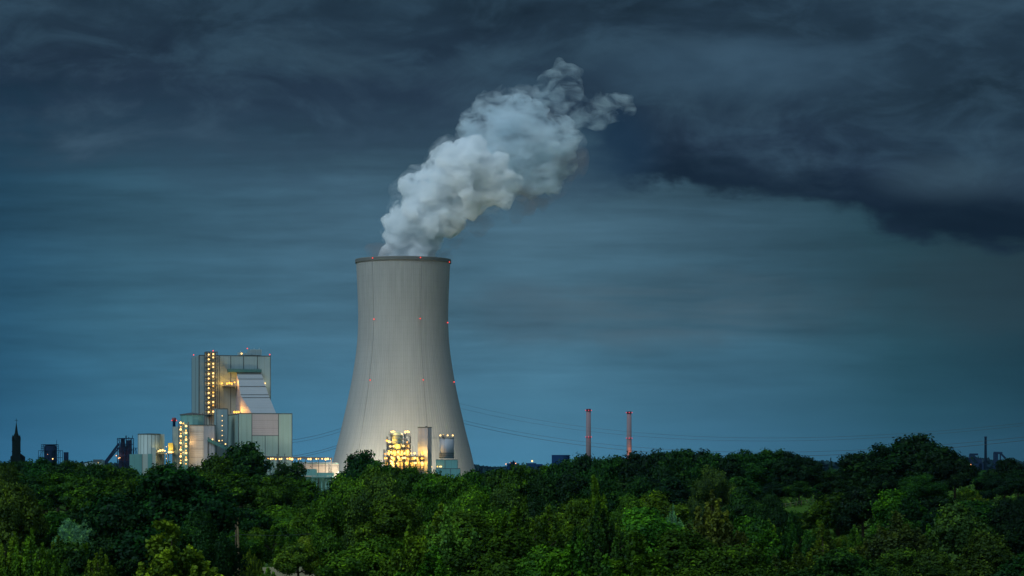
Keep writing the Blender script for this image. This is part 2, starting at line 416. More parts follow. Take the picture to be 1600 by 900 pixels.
# ------------------------------------------------------------------ cooling tower
TX, TD = (630 - 800) / F * 2000, 2000.0
prof_px = [(767, 121), (738.8, 113.6), (717.7, 108.6), (700, 104.6), (675.5, 98.0), (655, 93.3), (633, 88.2), (615, 84.4), (596, 80.6), (575, 76.9),
           (549, 73.1), (525, 71.0), (502, 70.2), (480, 70.4), (464, 71.0), (440, 72.0), (420, 72.9), (406, 73.6)]
prof = [(hw / 2, EYE + (HY - py) / 2) for py, hw in prof_px]
P_ = np.array(prof); zz = np.linspace(0, P_[-1, 1], 60); rr = np.interp(zz, P_[:, 1], P_[:, 0])
for _ in range(3): rr[1:-1] = (rr[:-2] + 2 * rr[1:-1] + rr[2:]) / 4
tower = thing('cooling_tower', 'huge pale concrete cooling tower with steam rising from its mouth', 'cooling tower', (TX, TD, 0))
mb = MB(); NT_ = 144
outer = list(zip(rr, zz)); inner = [(r - 0.9, z) for r, z in outer[::-1]]
mb.lathe(0, 0, outer + [(rr[-1] - 0.9, zz[-1])] + inner, NT_, 0, True, cap=False)
mb.build('shell', M_shell, tower)
mb = MB(); rt = rr[-1]; zt = zz[-1]
mb.lathe(0, 0, [(rt + 0.02, zt - 2.9), (rt + 0.7, zt - 2.7), (rt + 0.7, zt - 0.3), (rt + 0.05, zt - 0.3)], NT_, 0, False, cap=False)
mb.lathe(0, 0, [(rt + 0.6, zt - 0.28), (rt + 0.6, zt + 0.1), (rt - 1.1, zt + 0.1), (rt - 1.1, zt - 0.25)], NT_, 1, False, cap=False)
mb.build('rim_walkway', [M_rim, M_rail], tower)
def rad_at(z): return float(np.interp(z, zz, rr))
def tower_light(px, py):
    z = EYE + (HY - py) / 2.0; r = rad_at(z) + 0.9; xx = (px - 630) / 2.0
    a = math.asin(max(-1, min(1, xx / r))); p = (r * math.sin(a), -r * math.cos(a), z)
    o = lamp(tower, p, 'r', 'warning_light'); o.rotation_euler = (0, 0, a)
for px, py in [(585.5, 408), (659.5, 408), (702.6, 411), (587.5, 502), (659, 501.5), (700, 505), (582, 596), (664, 596), (710, 597.5)]: tower_light(px, py)
mb = MB()
for px in (586, 660):
    a = math.asin((px - 630) / 2 / 36.0); pts = []
    for z in np.linspace(2, zt - 3, 40): r = rad_at(z) + 0.35; pts.append((r * math.sin(a), -r * math.cos(a), z))
    mb2 = MB(); mb2.tube(pts, 0.09, 4); mb2.build('ladder', M_ladder, tower)

# floodlights on the ground between the plant and the shell, washing the shell from below
for px, py_ in ((596, 1888), (612, 1893), (640, 1893), (722, 1905), (536, 1925)):
    xf, yf_ = (px - 800) / F * py_ - TX, py_ - TD
    mb = MB(); mb.bar((xf, yf_, 0), (xf, yf_, 7.4), .35, 1); mb.box(xf - 1.2, xf + 1.2, yf_ - .5, yf_ + .3, 7.4, 8.8, 1); mb.box(xf - 1.1, xf + 1.1, yf_ + .3, yf_ + .4, 7.5, 8.7, 0)
    mb.build('floodlight', [M_lampw, M_steel], tower); plight(tower, (xf, yf_ + 1.5, 8.2), 300000, (1, .84, .60), .6)

# ------------------------------------------------------------------ steam plume
def zpt(zx, zy, dy=0.0):       # zoomed coordinates of the plume in the photo -> metres
    px = 540 + zx / 2.648; py = 80 + zy / 2.648; D = TD + dy
    return Vector(((px - 800) / F * D, D, EYE + (HY - py) * D / F))
def puffs_mesh(puffs, seed, voxel, k1=14, k2=12, sub=0.5, amp=4.0):
    rnd = random.Random(seed); sp = []
    def rdir():
        z = rnd.uniform(-1, 1); a = rnd.uniform(0, 2 * PI); q = math.sqrt(1 - z * z); return Vector((q * math.cos(a), q * math.sin(a), z))
    for zx, zy, r, dy in puffs:
        c = zpt(zx, zy, dy); r = r / 2.648 * 0.5
        sp.append((c, r * 0.86))
        for _ in range(k1):
            d = rdir(); r1 = r * rnd.uniform(0.26, sub); c1 = c + d * (r * 0.80); sp.append((c1, r1))
            for _ in range(k2):
                d2 = (rdir() + d * 0.7).normalized(); r2 = r1 * rnd.uniform(0.22, 0.45)
                if r2 > voxel * 0.9: sp.append((c1 + d2 * (r1 * 0.9), r2))
    me = bpy.data.meshes.new('puffs')
    bm_v, bm_f = [], []
    ico = ico_sphere()
    V0, F0 = ico
    allv = np.concatenate([V0 * r + np.array(c) for c, r in sp]); nv = len(V0)
    allf = np.concatenate([F0 + i * nv for i in range(len(sp))])
    me.from_pydata(allv.tolist(), [], allf.tolist())
    o = bpy.data.objects.new('puffs', me); COL.objects.link(o)
    md = o.modifiers.new('r', 'REMESH'); md.mode = 'VOXEL'; md.voxel_size = voxel; md.use_smooth_shade = True
    dg = bpy.context.evaluated_depsgraph_get(); ev = o.evaluated_get(dg)
    res = bpy.data.meshes.new_from_object(ev)
    bpy.data.objects.remove(o); bpy.data.meshes.remove(me)
    from mathutils import noise as mn
    co = [v.co.copy() for v in res.verts] if hasattr(res, 'verts') else [v.co.copy() for v in res.vertices]
    nn = [v.normal.copy() for v in res.vertices]
    out_ = []
    for p, q in zip(co, nn):
        h = mn.fractal(p * 0.055, 0.9, 2.1, 4) * amp + mn.fractal(p * 0.22 + Vector((7, 3, 1)), 0.8, 2.1, 3) * amp * .35
        out_.extend(p + q * h)
    res.vertices.foreach_set('co', out_); res.update()
    o = bpy.data.objects.new('puffs', res); COL.objects.link(o)
    md = o.modifiers.new('r', 'REMESH'); md.mode = 'VOXEL'; md.voxel_size = voxel; md.use_smooth_shade = True
    dg = bpy.context.evaluated_depsgraph_get(); r2_ = bpy.data.meshes.new_from_object(o.evaluated_get(dg))
    bpy.data.objects.remove(o); bpy.data.meshes.remove(res)
    return r2_
def ico_sphere():
    import bmesh
    bm = bmesh.new(); bmesh.ops.create_icosphere(bm, subdivisions=2, radius=1)
    v = np.array([x.co[:] for x in bm.verts]); f = np.array([[q.index for q in p.verts] for p in bm.faces]); bm.free()
    return v, f
def vol_mat(name, color, dens, noise=None, aniso=0.0):
    m = bpy.data.materials.new(name); m.use_nodes = True; m.node_tree.nodes.clear(); n = NT(m.node_tree)
    v = n.new('ShaderNodeVolumePrincipled'); v.inputs['Color'].default_value = (*color, 1); v.inputs['Anisotropy'].default_value = aniso
    v.inputs['Density'].default_value = dens
    if noise:
        tc = n.new('ShaderNodeNewGeometry').outputs['Position']
        nz = n.noise(n.vm('MULTIPLY', tc, (.75, 1, 1.25)), noise[0], 7, 0.64, noise[3] if len(noise) > 3 else 0.0)
        d = n.rng(nz, noise[1], noise[2], 0.0, dens); n.put(v.inputs['Density'], d)
    o = n.new('ShaderNodeOutputMaterial'); n.l.new(v.outputs[0], o.inputs['Volume'])
    return m
steam = thing('steam_plume', 'white steam plume billowing from the cooling tower and drifting right', 'steam', (TX, TD, 0), kind='stuff')
def place(me, name, m):
    me.materials.clear(); me.materials.append(m)
    o = bpy.data.objects.new(name, me); COL.objects.link(o)
    me.transform(Matrix.Translation((-TX, -TD, 0))); o.parent = steam
    return o
lowp = [(230, 900, 85, 0), (232, 840, 74, 0), (295, 850, 66, 0), (300, 790, 72, 0), (245, 780, 78, 0), (258, 730, 88, 0), (325, 720, 98, 0), (250, 690, 60, -5), (320, 660, 110, 0), (400, 680, 90, 5), (390, 600, 115, 0), (350, 570, 65, -5), (470, 600, 100, 5),
        (460, 530, 120, 0), (420, 490, 85, 0), (540, 480, 105, 3), (500, 440, 75, 0), (570, 560, 100, 8), (640, 540, 80, 10), (400, 450, 50, 0), (600, 500, 80, 5)]
o = place(puffs_mesh(lowp, 3, 1.15, amp=5.0), 'billow', vol_mat('dense_steam', (0.96, 0.985, 1.0), 0.30, (0.075, 0.38, 0.62, 0.5)))
upp = [(575, 235, 60, 40), (640, 240, 70, 42), (720, 230, 70, 45), (560, 310, 75, 35), (510, 330, 50, 35), (640, 310, 95, 40), (740, 310, 110, 45), (830, 360, 110, 50), (900, 370, 75, 52),
       (620, 390, 100, 38), (730, 420, 120, 45), (830, 460, 95, 50), (700, 500, 95, 42), (800, 530, 75, 48), (780, 250, 60, 48)]
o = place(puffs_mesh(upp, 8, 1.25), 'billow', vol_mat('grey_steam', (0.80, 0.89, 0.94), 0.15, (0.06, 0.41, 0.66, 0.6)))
head = [(820, 190, 60, 55), (850, 130, 55, 57), (880, 80, 42, 60), (945, 95, 36, 62), (935, 150, 50, 62), (880, 200, 75, 58), (960, 200, 50, 64), (1010, 240, 50, 66), (1060, 220, 52, 68), (1110, 195, 40, 70), (1150, 200, 40, 72),
        (1168, 250, 24, 72), (1150, 285, 18, 72), (1100, 268, 34, 70), (1030, 290, 40, 66), (960, 280, 55, 62), (900, 270, 60, 58)]
o = place(puffs_mesh(head, 5, 1.6, sub=0.5), 'wisp', vol_mat('thin_steam', (0.80, 0.92, 0.98), 0.065, (0.06, 0.43, 0.70, 1.3)))
veil = [(a_, b_, c_ * 1.16, d_) for a_, b_, c_, d_ in lowp[2:] + upp]
o = place(puffs_mesh(veil, 14, 1.8, amp=5.0), 'veil', vol_mat('steam_veil', (0.90, 0.95, 0.98), 0.036, (0.055, 0.44, 0.68, 0.8)))
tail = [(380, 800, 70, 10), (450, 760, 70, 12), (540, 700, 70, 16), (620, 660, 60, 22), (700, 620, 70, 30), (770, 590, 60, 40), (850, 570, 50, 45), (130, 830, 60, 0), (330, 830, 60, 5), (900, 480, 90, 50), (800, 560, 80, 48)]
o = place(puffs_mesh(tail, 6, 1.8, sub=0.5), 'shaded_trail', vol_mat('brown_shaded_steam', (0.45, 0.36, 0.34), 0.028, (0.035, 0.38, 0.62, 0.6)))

# ------------------------------------------------------------------ boiler house
TH = R(16)
fr = Frame(365, 2000, TH)
bh = thing('boiler_house', 'tall grey green power plant boiler house with slanted chute and red roof lights', 'boiler house', fr.loc, TH)
mb = MB()
fr.box(mb, 310.8, 422.8, 555.0, None, 0, 36)
for px, b_ in ((360.5, 646), (380.4, 577), (402.3, 577)): fr.seam(mb, px, 555.0, b_, 0)
fr.seam(mb, 311.1, 555.0, None, 0, 0.6); fr.seam(mb, 422.6, 555.0, 645, 0, 0.5); fr.seam(mb, 343, 556, 646, 0, 0.35)
fr.hseam(mb, 310.8, 422.8, 555.2, 0, 0.7)
x0 = fr.x(310.8, 0)
for yy_ in (0.3, 17, 35.4): mb.box(x0 - 0.12, x0 + 0.3, yy_, yy_ + 0.5, 0, fr.z(556, 311, 0), 1)
mb.build('wall', [M_clad, M_seam], bh)
mb = MB()    # roof plant
fr.box(mb, 392, 409, 546.0, 554.8, 6, 14, 0)
fr.box(mb, 384, 392.5, 551.5, 554.8, 4, 8, 0)
fr.box(mb, 373, 380, 550.5, 554.8, 4, 6, 0)
mb.tube([(fr.x(376, 7), 7, fr.z(556, 376, 7)), (fr.x(376, 7), 7, fr.z(548, 376, 7))], 0.5)
for px in (386.5, 397, 405): mb.tube([(fr.x(px, 10), 10, fr.z(555, px, 10)), (fr.x(px, 10), 10, fr.z(543.6, px, 10))], 0.22)
mb.build('roof_plant', [M_clad, M_seam], bh)
# teal gantry
mb = MB(); fr.box(mb, 357, 408.8, 576.8, 581.2, -5, 4.9)
fr.box(mb, 357, 408.8, 575.8, 576.2, -5.2, 0.25)
for k in range(15):
    px = 357.5 + k * 3.6; x = fr.x(px, -5.1); mb.bar((x, -5.1, fr.z(577, px, -5)), (x, -5.1, fr.z(575.8, px, -5)), 0.15)
mb.build('gantry', M_tealdark, bh)
# slanted chute coming out of the front
def pt(px, py, yl): return (fr.x(px, yl), yl, fr.z(py, px, yl))
mb = MB()
A = [pt(369.8, 582, 0.4), pt(407.9, 582, 0.4), pt(407.9, 582, -3), pt(369.8, 582, -3)]
# sloped skin from the gantry down to the front building's roof
T0, T1 = pt(369.8, 581.5, -2), pt(407.9, 581.5, -2)
M0, M1 = pt(376.2, 618, -22), pt(420.0, 618, -22)
B0, B1 = pt(394.5, 647.5, -40), pt(432.0, 647.5, -40)
def back(p, y): return (p[0], y, p[2])
mb.add([T0, T1, M1, M0], [(0, 1, 2, 3)][::1], 0); mb.add([M0, M1, B1, B0], [(0, 1, 2, 3)], 0)
Tb0, Tb1 = (T0[0], 0.5, T0[2]), (T1[0], 0.5, T1[2])
z_b = B0[2]
G0 = (M0[0], 0.5, z_b); G1 = (B1[0], 0.5, z_b)
# left cheek, right cheek, underside
mb.add([T0, M0, (M0[0], 0.5, M0[2]), Tb0], [(0, 1, 2, 3)], 1)
mb.add([M0, (M0[0], M0[1], z_b), G0, (M0[0], 0.5, M0[2])], [(0, 1, 2, 3)], 1)
mb.add([M0, B0, (M0[0], M0[1], z_b)], [(0, 1, 2)], 1)
mb.add([T1, Tb1, (M1[0], 0.5, M1[2]), M1], [(0, 1, 2, 3)], 1)
mb.add([M1, (M1[0], 0.5, M1[2]), G1, B1], [(0, 1, 2, 3)], 1)
for f0 in (0.30, 0.62, 0.97):
    a = Vector(T0).lerp(Vector(M0), f0); c_ = Vector(T1).lerp(Vector(M1), f0); mb.bar(a + Vector((0, -.1, .1)), c_ + Vector((0, -.1, .1)), 0.4, 2)
for f0 in (0.12,):
    a = Vector(M0).lerp(Vector(B0), f0); c_ = Vector(M1).lerp(Vector(B1), f0); mb.bar(a + Vector((0, -.1, .1)), c_ + Vector((0, -.1, .1)), 0.45, 2)
mb.build('chute', [M_slope, M_pink, M_seam], bh)
# lit platforms beside the chute
mb = MB(); fr.box(mb, 350, 369.5, 602.5, 604.5, -7, 7.2, 0)
for px in (350.5, 355, 360, 365, 369): x = fr.x(px, -6.8); mb.bar((x, -6.8, fr.z(603, px, -7)), (x, -6.8, fr.z(600, px, -7)), 0.15)
mb.bar((fr.x(350.5, -6.8), -6.8, fr.z(600, 350, -7)), (fr.x(369, -6.8), -6.8, fr.z(600, 369, -7)), 0.15)
mb.build('platform', M_steel, bh)
for px, py, k in ((347, 599, 's'), (355, 599.5, 'S'), (358.5, 598.5, 'S'), (362, 599.5, 'S'), (366.5, 597.5, 's'), (414, 599, 'w')): lamp(bh, (fr.x(px, -5), -5, fr.z(py, px, -5)), k)
plight(bh, (fr.x(358, -7), -7, fr.z(598, 358, -7)), 9000); plight(bh, (fr.x(368, -9), -9, fr.z(597, 368, -9)), 14000); plight(bh, (fr.x(348, -5), -4, fr.z(599, 348, -5)), 8000)
plight(bh, (fr.x(414, -5), -4, fr.z(599, 414, -5)), 2500, (1, .75, .5))
for px in (366, 369.5, 373): lamp(bh, (fr.x(px, -20), -20, fr.z(644, px, -20)), 'S')
plight(bh, (fr.x(369, -24), -24, fr.z(641, 369, -20)), 26000, (1, .42, .06))
for px, py, yl in ((302.5, 554.5, 34), (333, 548, -4), (386.5, 544.5, 10), (421.5, 554.0, 3)): lamp(bh, (fr.x(px, yl), yl, fr.z(py, px, yl)), 'r', 'warning_light')
lamp(bh, (fr.x(377.5, 3), 3, fr.z(552.5, 377, 3)), 'w')

# stair tower with two columns of lamps
st = thing('stair_tower', 'tall open stair tower with two bright columns of lamps on boiler house', 'stair tower', fr.loc, TH)
mb = MB(); yf = -9
xa, xb, xc = fr.x(322.7, yf), fr.x(330.3, yf), fr.x(339.5, yf)
zt_ = fr.z(550.3, 330, yf)
for x in (xa, xb, xc):
    for y in (yf, -0.6): mb.bar((x, y, 0), (x, y, zt_), 0.45)
mb.box(xa - .3, xc + .3, yf - .3, -0.4, zt_, zt_ + .5)
mb.build('frame', M_steel, st)
mb = MB(); mb.box(xa + .2, xc - .2, -0.55, -0.2, 0, zt_ - .3); mb.build('back_panel', M_pale, st)
lv = [550.3 + 7.5 * k for k in range(14)]
mb = MB()
for k, py in enumerate(lv[1:]):
    z = fr.z(py, 330, yf)
    mb.box(xa, xc, yf, -0.7, z - .12, z + .12)
    for y in (yf,): mb.bar((xa, y, z + 1.1), (xc, y, z + 1.1), 0.12)
    mb.bar((xa + .4, yf + 1.5, z), (xb - .4, -2, z + 1.8), 0.5); mb.bar((xb - .4, yf + 1.5, z + 1.8), (xa + .4, -2, z + 3.4), 0.5)
mb.build('landing', M_rail, st)
rnd = random.Random(1)
for k in range(13):
    z = fr.z(lv[k] + 3.6, 330, yf)
    lamp(st, (fr.x(326.6, yf), yf + 1.5, z), 'w', sc=rnd.uniform(.95, 1.2)); lamp(st, (fr.x(333.7, yf), yf + 1.5, z + (1.6 if k % 2 else 0.4)), rnd.choice('wws'), sc=rnd.uniform(.95, 1.2))
    if k % 2 == 0: plight(st, (fr.x(330.5, yf), yf + 2.5, z), 2200, (1, .50, .10))
st.location = fr.loc

# front hall with the rosy panel
fh = thing('turbine_hall', 'large grey hall in front of the boiler house with one rosy upper panel', 'hall', fr.loc, TH)
mb = MB(); yf = -46
fr.box(mb, 372.2, 456.6, 645.8, None, yf, 45.6)
for px in (372.6, 393.6, 435.2, 456.2): fr.seam(mb, px, 645.8, None, yf, 0.55)
fr.seam(mb, 414.3, 680.7, None, yf, 0.4); fr.hseam(mb, 393.6, 435.2, 680.7, yf, 0.45); fr.hseam(mb, 372.2, 456.6, 646.0, yf, 0.7)
x0 = fr.x(372.2, yf); mb.box(x0 - .1, x0 + .2, yf + 1, -1, fr.z(646.4, 372, yf) - .7, fr.z(646.2, 372, yf), 1)
mb.build('wall', [M_clad2, M_seam], fh)
mb = MB(); mb.box(fr.x(394.0, yf), fr.x(434.8, yf), yf - 0.06, yf + .2, fr.z(680.2, 400, yf), fr.z(646.9, 400, yf)); mb.build('upper_panel', M_pink, fh)
mb = MB()
for px in (433, 445): mb.tube([(fr.x(px, yf - 3), yf - 3, 0), (fr.x(px, yf - 3), yf - 3, fr.z(709, px, yf - 3))], 0.35)
mb.build('pipe', M_seam, fh)

# narrow lift tower
lt = thing('lift_tower', 'narrow grey tower with a column of small lamps between stairs and hall', 'tower', fr.loc, TH)
mb = MB(); fr.box(mb, 338.5, 356.0, 638.5, None, -34, 12)
fr.seam(mb, 338.8, 638.5, None, -34, .4); fr.seam(mb, 355.8, 638.5, None, -34, .4); fr.hseam(mb, 338.5, 356, 638.7, -34, .5)
mb.build('wall', [M_clad, M_seam], lt)
for k in range(6): lamp(lt, (fr.x(347.2, -35), -35, fr.z(649.7 + 7.7 * k, 347, -35)), 't')

# conveyor bridge sloping down to the right
cb = thing('conveyor_bridge', 'dark teal sloping conveyor bridge with lamps along it', 'conveyor', fr.loc, TH)
mb = MB(); a = Vector(pt(325, 687.0, -60)); c_ = Vector(pt(424, 733, -75)); c2 = Vector(pt(352, 698, -64))
mb.bar(a, c_, 2.4); mb.build('gallery', M_tealdark, cb)
mb = MB()
for f0 in (0.0, .28, .55, .8, .98): p = a.lerp(c_, f0); mb.bar((p.x, p.y, 0), p, 0.7)
mb.build('trestle', M_steel, cb)
mb = MB(); fr.box(mb, 324.5, 336, 683, 690, -60, 6); mb.build('head_house', M_tealdark, cb)
for px, py in ((332, 686.5), (342.3, 688.6), (352.3, 693.8), (361.6, 699), (391, 713.5), (400, 717), (403, 718.5), (412, 724), (422, 729)): lamp(cb, (fr.x(px, -70), -70, fr.z(py, px, -70)), 'w', sc=.8 if px < 380 else .55)
plight(cb, pt(334, 684, -65), 1500)

# ------------------------------------------------------------------ buildings left of the boiler house
f2 = Frame(300, 1950, R(10))
t = thing('octagonal_bunker', 'teal drum shaped bunker with dark shallow pointed roof', 'bunker', f2.loc, R(10))
mb = MB(); cx = f2.x(300, 0); mb.lathe(cx, 0, [(8.8, 0), (8.8, f2.z(648.5, 300))], 12, 0, False); mb.build('drum', M_teal, t)
mb = MB(); mb.lathe(cx, 0, [(9.4, f2.z(648.6, 300)), (9.4, f2.z(647.4, 300)), (0.6, f2.z(644.6, 300))], 12, 0, False)
mb.tube([(cx + 8, -2, f2.z(648, 300)), (cx + 8, -2, f2.z(645, 300))], .3); mb.build('roof', M_steel, t)
t = thing('ribbed_warehouse', 'beige ribbed block building beside the lamp covered stairs', 'building', f2.loc, R(10))
mb = MB(); f2.box(mb, 296.2, 318.0, 664.2, None, -18, 16); mb.build('ribbed_wall', M_ribbed, t)
mb = MB(); f2.box(mb, 318.2, 336.5, 664.0, None, -18, 18); f2.seam(mb, 336.2, 664, None, -18, .9); f2.hseam(mb, 296, 336.4, 664.0, -18.3, .5); mb.build('wall', [M_bluegrey, M_seam], t)
plight(t, (f2.x(299, -21), -22, f2.z(690, 299, -21)), 4500, (1, .56, .2)); plight(t, (f2.x(310, -24), -26, f2.z(712, 310, -21)), 6000, (1, .62, .25))
t = thing('lamp_stairs', 'lower stair frame crowded with lamps in two zigzag columns', 'stair tower', f2.loc, R(10))
mb = MB(); yf = -22
for px in (279.6, 287, 294.8):
    for y in (yf, yf + 5): mb.bar((f2.x(px, yf), y, 0), (f2.x(px, yf), y, f2.z(659, px, yf)), .4)
mb.build('frame', M_steel, t)
mb = MB()
for k in range(12):
    z = f2.z(662 + 5.3 * k, 287, yf); mb.box(f2.x(279.6, yf), f2.x(294.8, yf), yf, yf + 5, z - .1, z + .1)
    mb.bar((f2.x(280, yf), yf + 1, z), (f2.x(294, yf), yf + 1, z + 2.6 * (1 if k % 2 else -1)), .4)
mb.build('landing', M_rail, t)
for k in range(13):
    py = 660.5 + 5.25 * k
    lamp(t, (f2.x(282.2 if k % 2 == 0 else 290.8, yf), yf - .6, f2.z(py, 285, yf)), 'w', sc=1.25 if k < 12 else .8)
    lamp(t, (f2.x(286.2 if k == 0 else (290.6 if k % 2 == 0 else 282.4), yf), yf - .6, f2.z(py + 1.2, 285, yf)), 's', sc=.8)
    if k % 3 == 0: plight(t, (f2.x(287, yf), yf - 2, f2.z(py, 285, yf)), 4000, (1, .7, .3))
t = thing('grey_block', 'narrow grey block behind the lamp covered stairs', 'building', f2.loc, R(10))
mb = MB(); f2.box(mb, 270.5, 281.5, 666.5, None, -4, 14); mb.build('wall', M_clad, t)
t = thing('duct_tower', 'small yellow lit duct tower on legs between silo and stairs', 'duct tower', f2.loc, R(10))
mb = MB(); f2.box(mb, 263, 270.2, 692, 704, -8, 8); mb.build('casing', M_yellow, t)
mb = MB()
for px in (247, 254.5, 260, 263.4, 269.8): mb.bar((f2.x(px, -8), -8, 0), (f2.x(px, -8), -8, f2.z(708, px, -8)), .6)
mb.box(f2.x(243, -8), f2.x(272, -8), -9, -2, f2.z(709.2, 255, -8), f2.z(708.2, 255, -8))
mb.bar((f2.x(243, -9), -9, f2.z(705.5, 255, -8)), (f2.x(272, -9), -9, f2.z(705.5, 255, -8)), .15)
mb.build('platform', M_steel, t)
for px, py, k in ((247.5, 705, 'w'), (250.5, 704, 'W'), (254, 703.5, 'W'), (257.5, 704.5, 'w'), (260, 698, 't'), (264, 706.5, 'W'), (267.5, 706.5, 'W'), (270, 706.5, 's'), (260, 716.5, 't'), (260, 724, 't'), (259.8, 709, 't'), (282, 723, 'w')):
    lamp(t, (f2.x(px, -10), -10, f2.z(py, px, -10)), k, sc=.9)
plight(t, (f2.x(253, -13), -13, f2.z(704, 253, -13)), 9000, (1, .72, .3)); plight(t, (f2.x(266, -13), -13, f2.z(703, 266, -13)), 9000, (1, .68, .2))
t = thing('steel_stack', 'short dark stack with red lights left of the drum bunker', 'chimney', f2.loc, R(10))
mb = MB(); cx = f2.x(272, 12); mb.lathe(cx, 12, [(1.1, 0), (1.1, f2.z(659, 272, 12)), (1.5, f2.z(658.5, 272, 12))], 14, 0)
mb.lathe(cx, 12, [(1.6, f2.z(658.5, 272, 12)), (1.6, f2.z(653, 272, 12)), (1.2, f2.z(652.6, 272, 12))], 14, 1); mb.build('flue', [M_farblue, M_redpaint], t)
for dx in (-1.7, 1.7): lamp(t, (cx + dx, 10.4, f2.z(657, 272, 12)), 'r', 'warning_light', .8)
t = thing('round_silo', 'wide pale round silo left of the lamps with flat roof', 'silo', f2.loc, R(10))
mb = MB(); cx = f2.x(233, 0); rs = (f2.x(251, 0) - f2.x(216, 0)) / 2
mb.lathe(cx, 0, [(rs, 0), (rs, f2.z(678.6, 233))], 40, 0)
for k in range(10): a = PI + k * PI / 9.0; mb.box(cx + rs * math.cos(a) - .12, cx + rs * math.cos(a) + .12, rs * math.sin(a) - .12, rs * math.sin(a) + .12, 0, f2.z(678.7, 233), 1)
mb.lathe(cx, 0, [(rs + .2, f2.z(679, 233)), (rs + .2, f2.z(677.8, 233)), (1.0, f2.z(677.2, 233))], 40, 1, False); mb.build('drum', [M_pale, M_seam], t)
t = thing('silo_annex', 'grey block joined to the right side of the round silo', 'building', f2.loc, R(10))
mb = MB(); f2.box(mb, 245.8, 257.0, 678.4, None, -1, 14); f2.seam(mb, 246, 678.4, None, -1, .6); mb.build('wall', [M_clad, M_seam], t)
t = thing('teal_shed', 'low teal ribbed shed at the foot of the round silo', 'shed', f2.loc, R(10))
mb = MB(); f2.box(mb, 203, 222.5, 709.6, None, -20, 14); f2.seam(mb, 222.2, 709.6, None, -20, .5); mb.build('wall', [M_teal, M_seam], t)
t = thing('pale_annex', 'pale panel building between teal shed and lit platform', 'building', f2.loc, R(10))
mb = MB(); f2.box(mb, 231, 237.8, 709.2, None, -20.5, 14); mb.build('wall', M_teal, t)
mb = MB(); f2.box(mb, 222.6, 231, 709.5, None, -20.2, 13.8); f2.box(mb, 237.9, 243.5, 699.5, None, -20.3, 13.8); mb.build('front_panel', M_pale, t)

# ------------------------------------------------------------------ pipe bridge and low buildings between hall and tower
f3 = Frame(470, 1900, R(0))
t = thing('pipe_bridge', 'long dark pipe bridge lined with bright lamps between hall and cooling tower', 'pipe bridge', f3.loc, 0)
mb = MB(); z = f3.z(714.6, 470)
for dy in (0, 2, 4): mb.tube([(f3.x(414), dy, z + .3 * dy / 2), (f3.x(519), dy, z - 1.2 + .3 * dy / 2)], .45)
mb.build('pipes', M_steel, t)
mb = MB()
for k in range(11):
    px = 416 + k * 10.2; mb.bar((f3.x(px), 2, 0), (f3.x(px), 2, z), .4); mb.bar((f3.x(px), -.3, z - .9 - k * .1), (f3.x(px), 4.6, z - .9 - k * .1), .5)
mb.build('trestle', M_steel, t)
rnd = random.Random(4)
for px, k in ((419, 's'), (423.5, 'W'), (426.5, 'w'), (431, 's'), (437, 'w'), (440, 'w'), (449, 'w'), (453, 'S'), (456.5, 'W'), (466, 'w'), (469.5, 's'), (482, 'w'), (485.5, 'W'), (494.5, 'w'), (498, 't'), (503.5, 'w'), (509, 'W'), (512.5, 'W'), (516.5, 't')):
    lamp(t, (f3.x(px), -1, f3.z(717 + rnd.uniform(-.5, .5), px)), k, sc=rnd.uniform(.8, 1.05))
for px in (425, 440, 455, 469, 485, 497, 510): plight(t, (f3.x(px), -3.5, f3.z(716, px)), 2200, (1, .52, .16))
t = thing('lit_tank', 'wide pale tank with curved band lit warm below pipe bridge', 'tank', f3.loc, 0)
mb = MB(); cx = f3.x(494, 24); mb.lathe(cx, 24, [(17, 0), (17, f3.z(723.4, 494, 7)), (15.5, f3.z(722.6, 494, 7))], 48, 0)
mb.lathe(cx, 24, [(17.15, f3.z(724.9, 494, 7)), (17.15, f3.z(723.9, 494, 7))], 48, 1, True, False); mb.build('drum', [M_ribbed, M_teal], t)
for px in (470, 480, 492, 503, 514): plight(t, (f3.x(px), 1.0, f3.z(732, px)), 1500, (1, .6, .25))
t = thing('teal_machine_house', 'small teal machine house standing on the concrete deck', 'building', f3.loc, 0)
mb = MB(); f3.box(mb, 468.5, 494.5, 732.8, 743.5, -8, 8); f3.seam(mb, 475.5, 732.8, 743.5, -8, .4); mb.build('wall', [M_teal, M_seam], t)
t = thing('concrete_deck', 'pale elevated deck on teal columns beside the cooling tower', 'deck', f3.loc, 0)
mb = MB(); f3.box(mb, 494.7, 521, 738.6, 743.8, -7, 9); f3.box(mb, 486, 519, 744.2, 746.0, -9, 12); f3.box(mb, 508, 521, 746.2, 748, -8, 10, 1); mb.build('slab', [M_teal, M_tealdark], t)
mb = MB(); mb.box(f3.x(462), f3.x(522), 5.5, 6.5, 0, f3.z(744.5, 490)); mb.build('added_dark_sheet', M_tealdark, t)  # dark sheet added to block the lit tank behind the columns
for px, w_ in ((489, 1.1), (496, .8), (503.5, .8), (510, .9), (516, 2.2)):
    mb = MB(); x = f3.x(px); mb.box(x - w_ / 2, x + w_ / 2, -6, -5, 0, f3.z(746.3, px, -6)); mb.build('column', M_teal, t)
for px in (514.5, 517.5): 
    mb = MB(); x = f3.x(px); mb.tube([(x, -3, f3.z(739, px)), (x, -3, f3.z(722 if px < 516 else 719.5, px))], .5); mb.build('vent_pipe', M_ribbed, t)

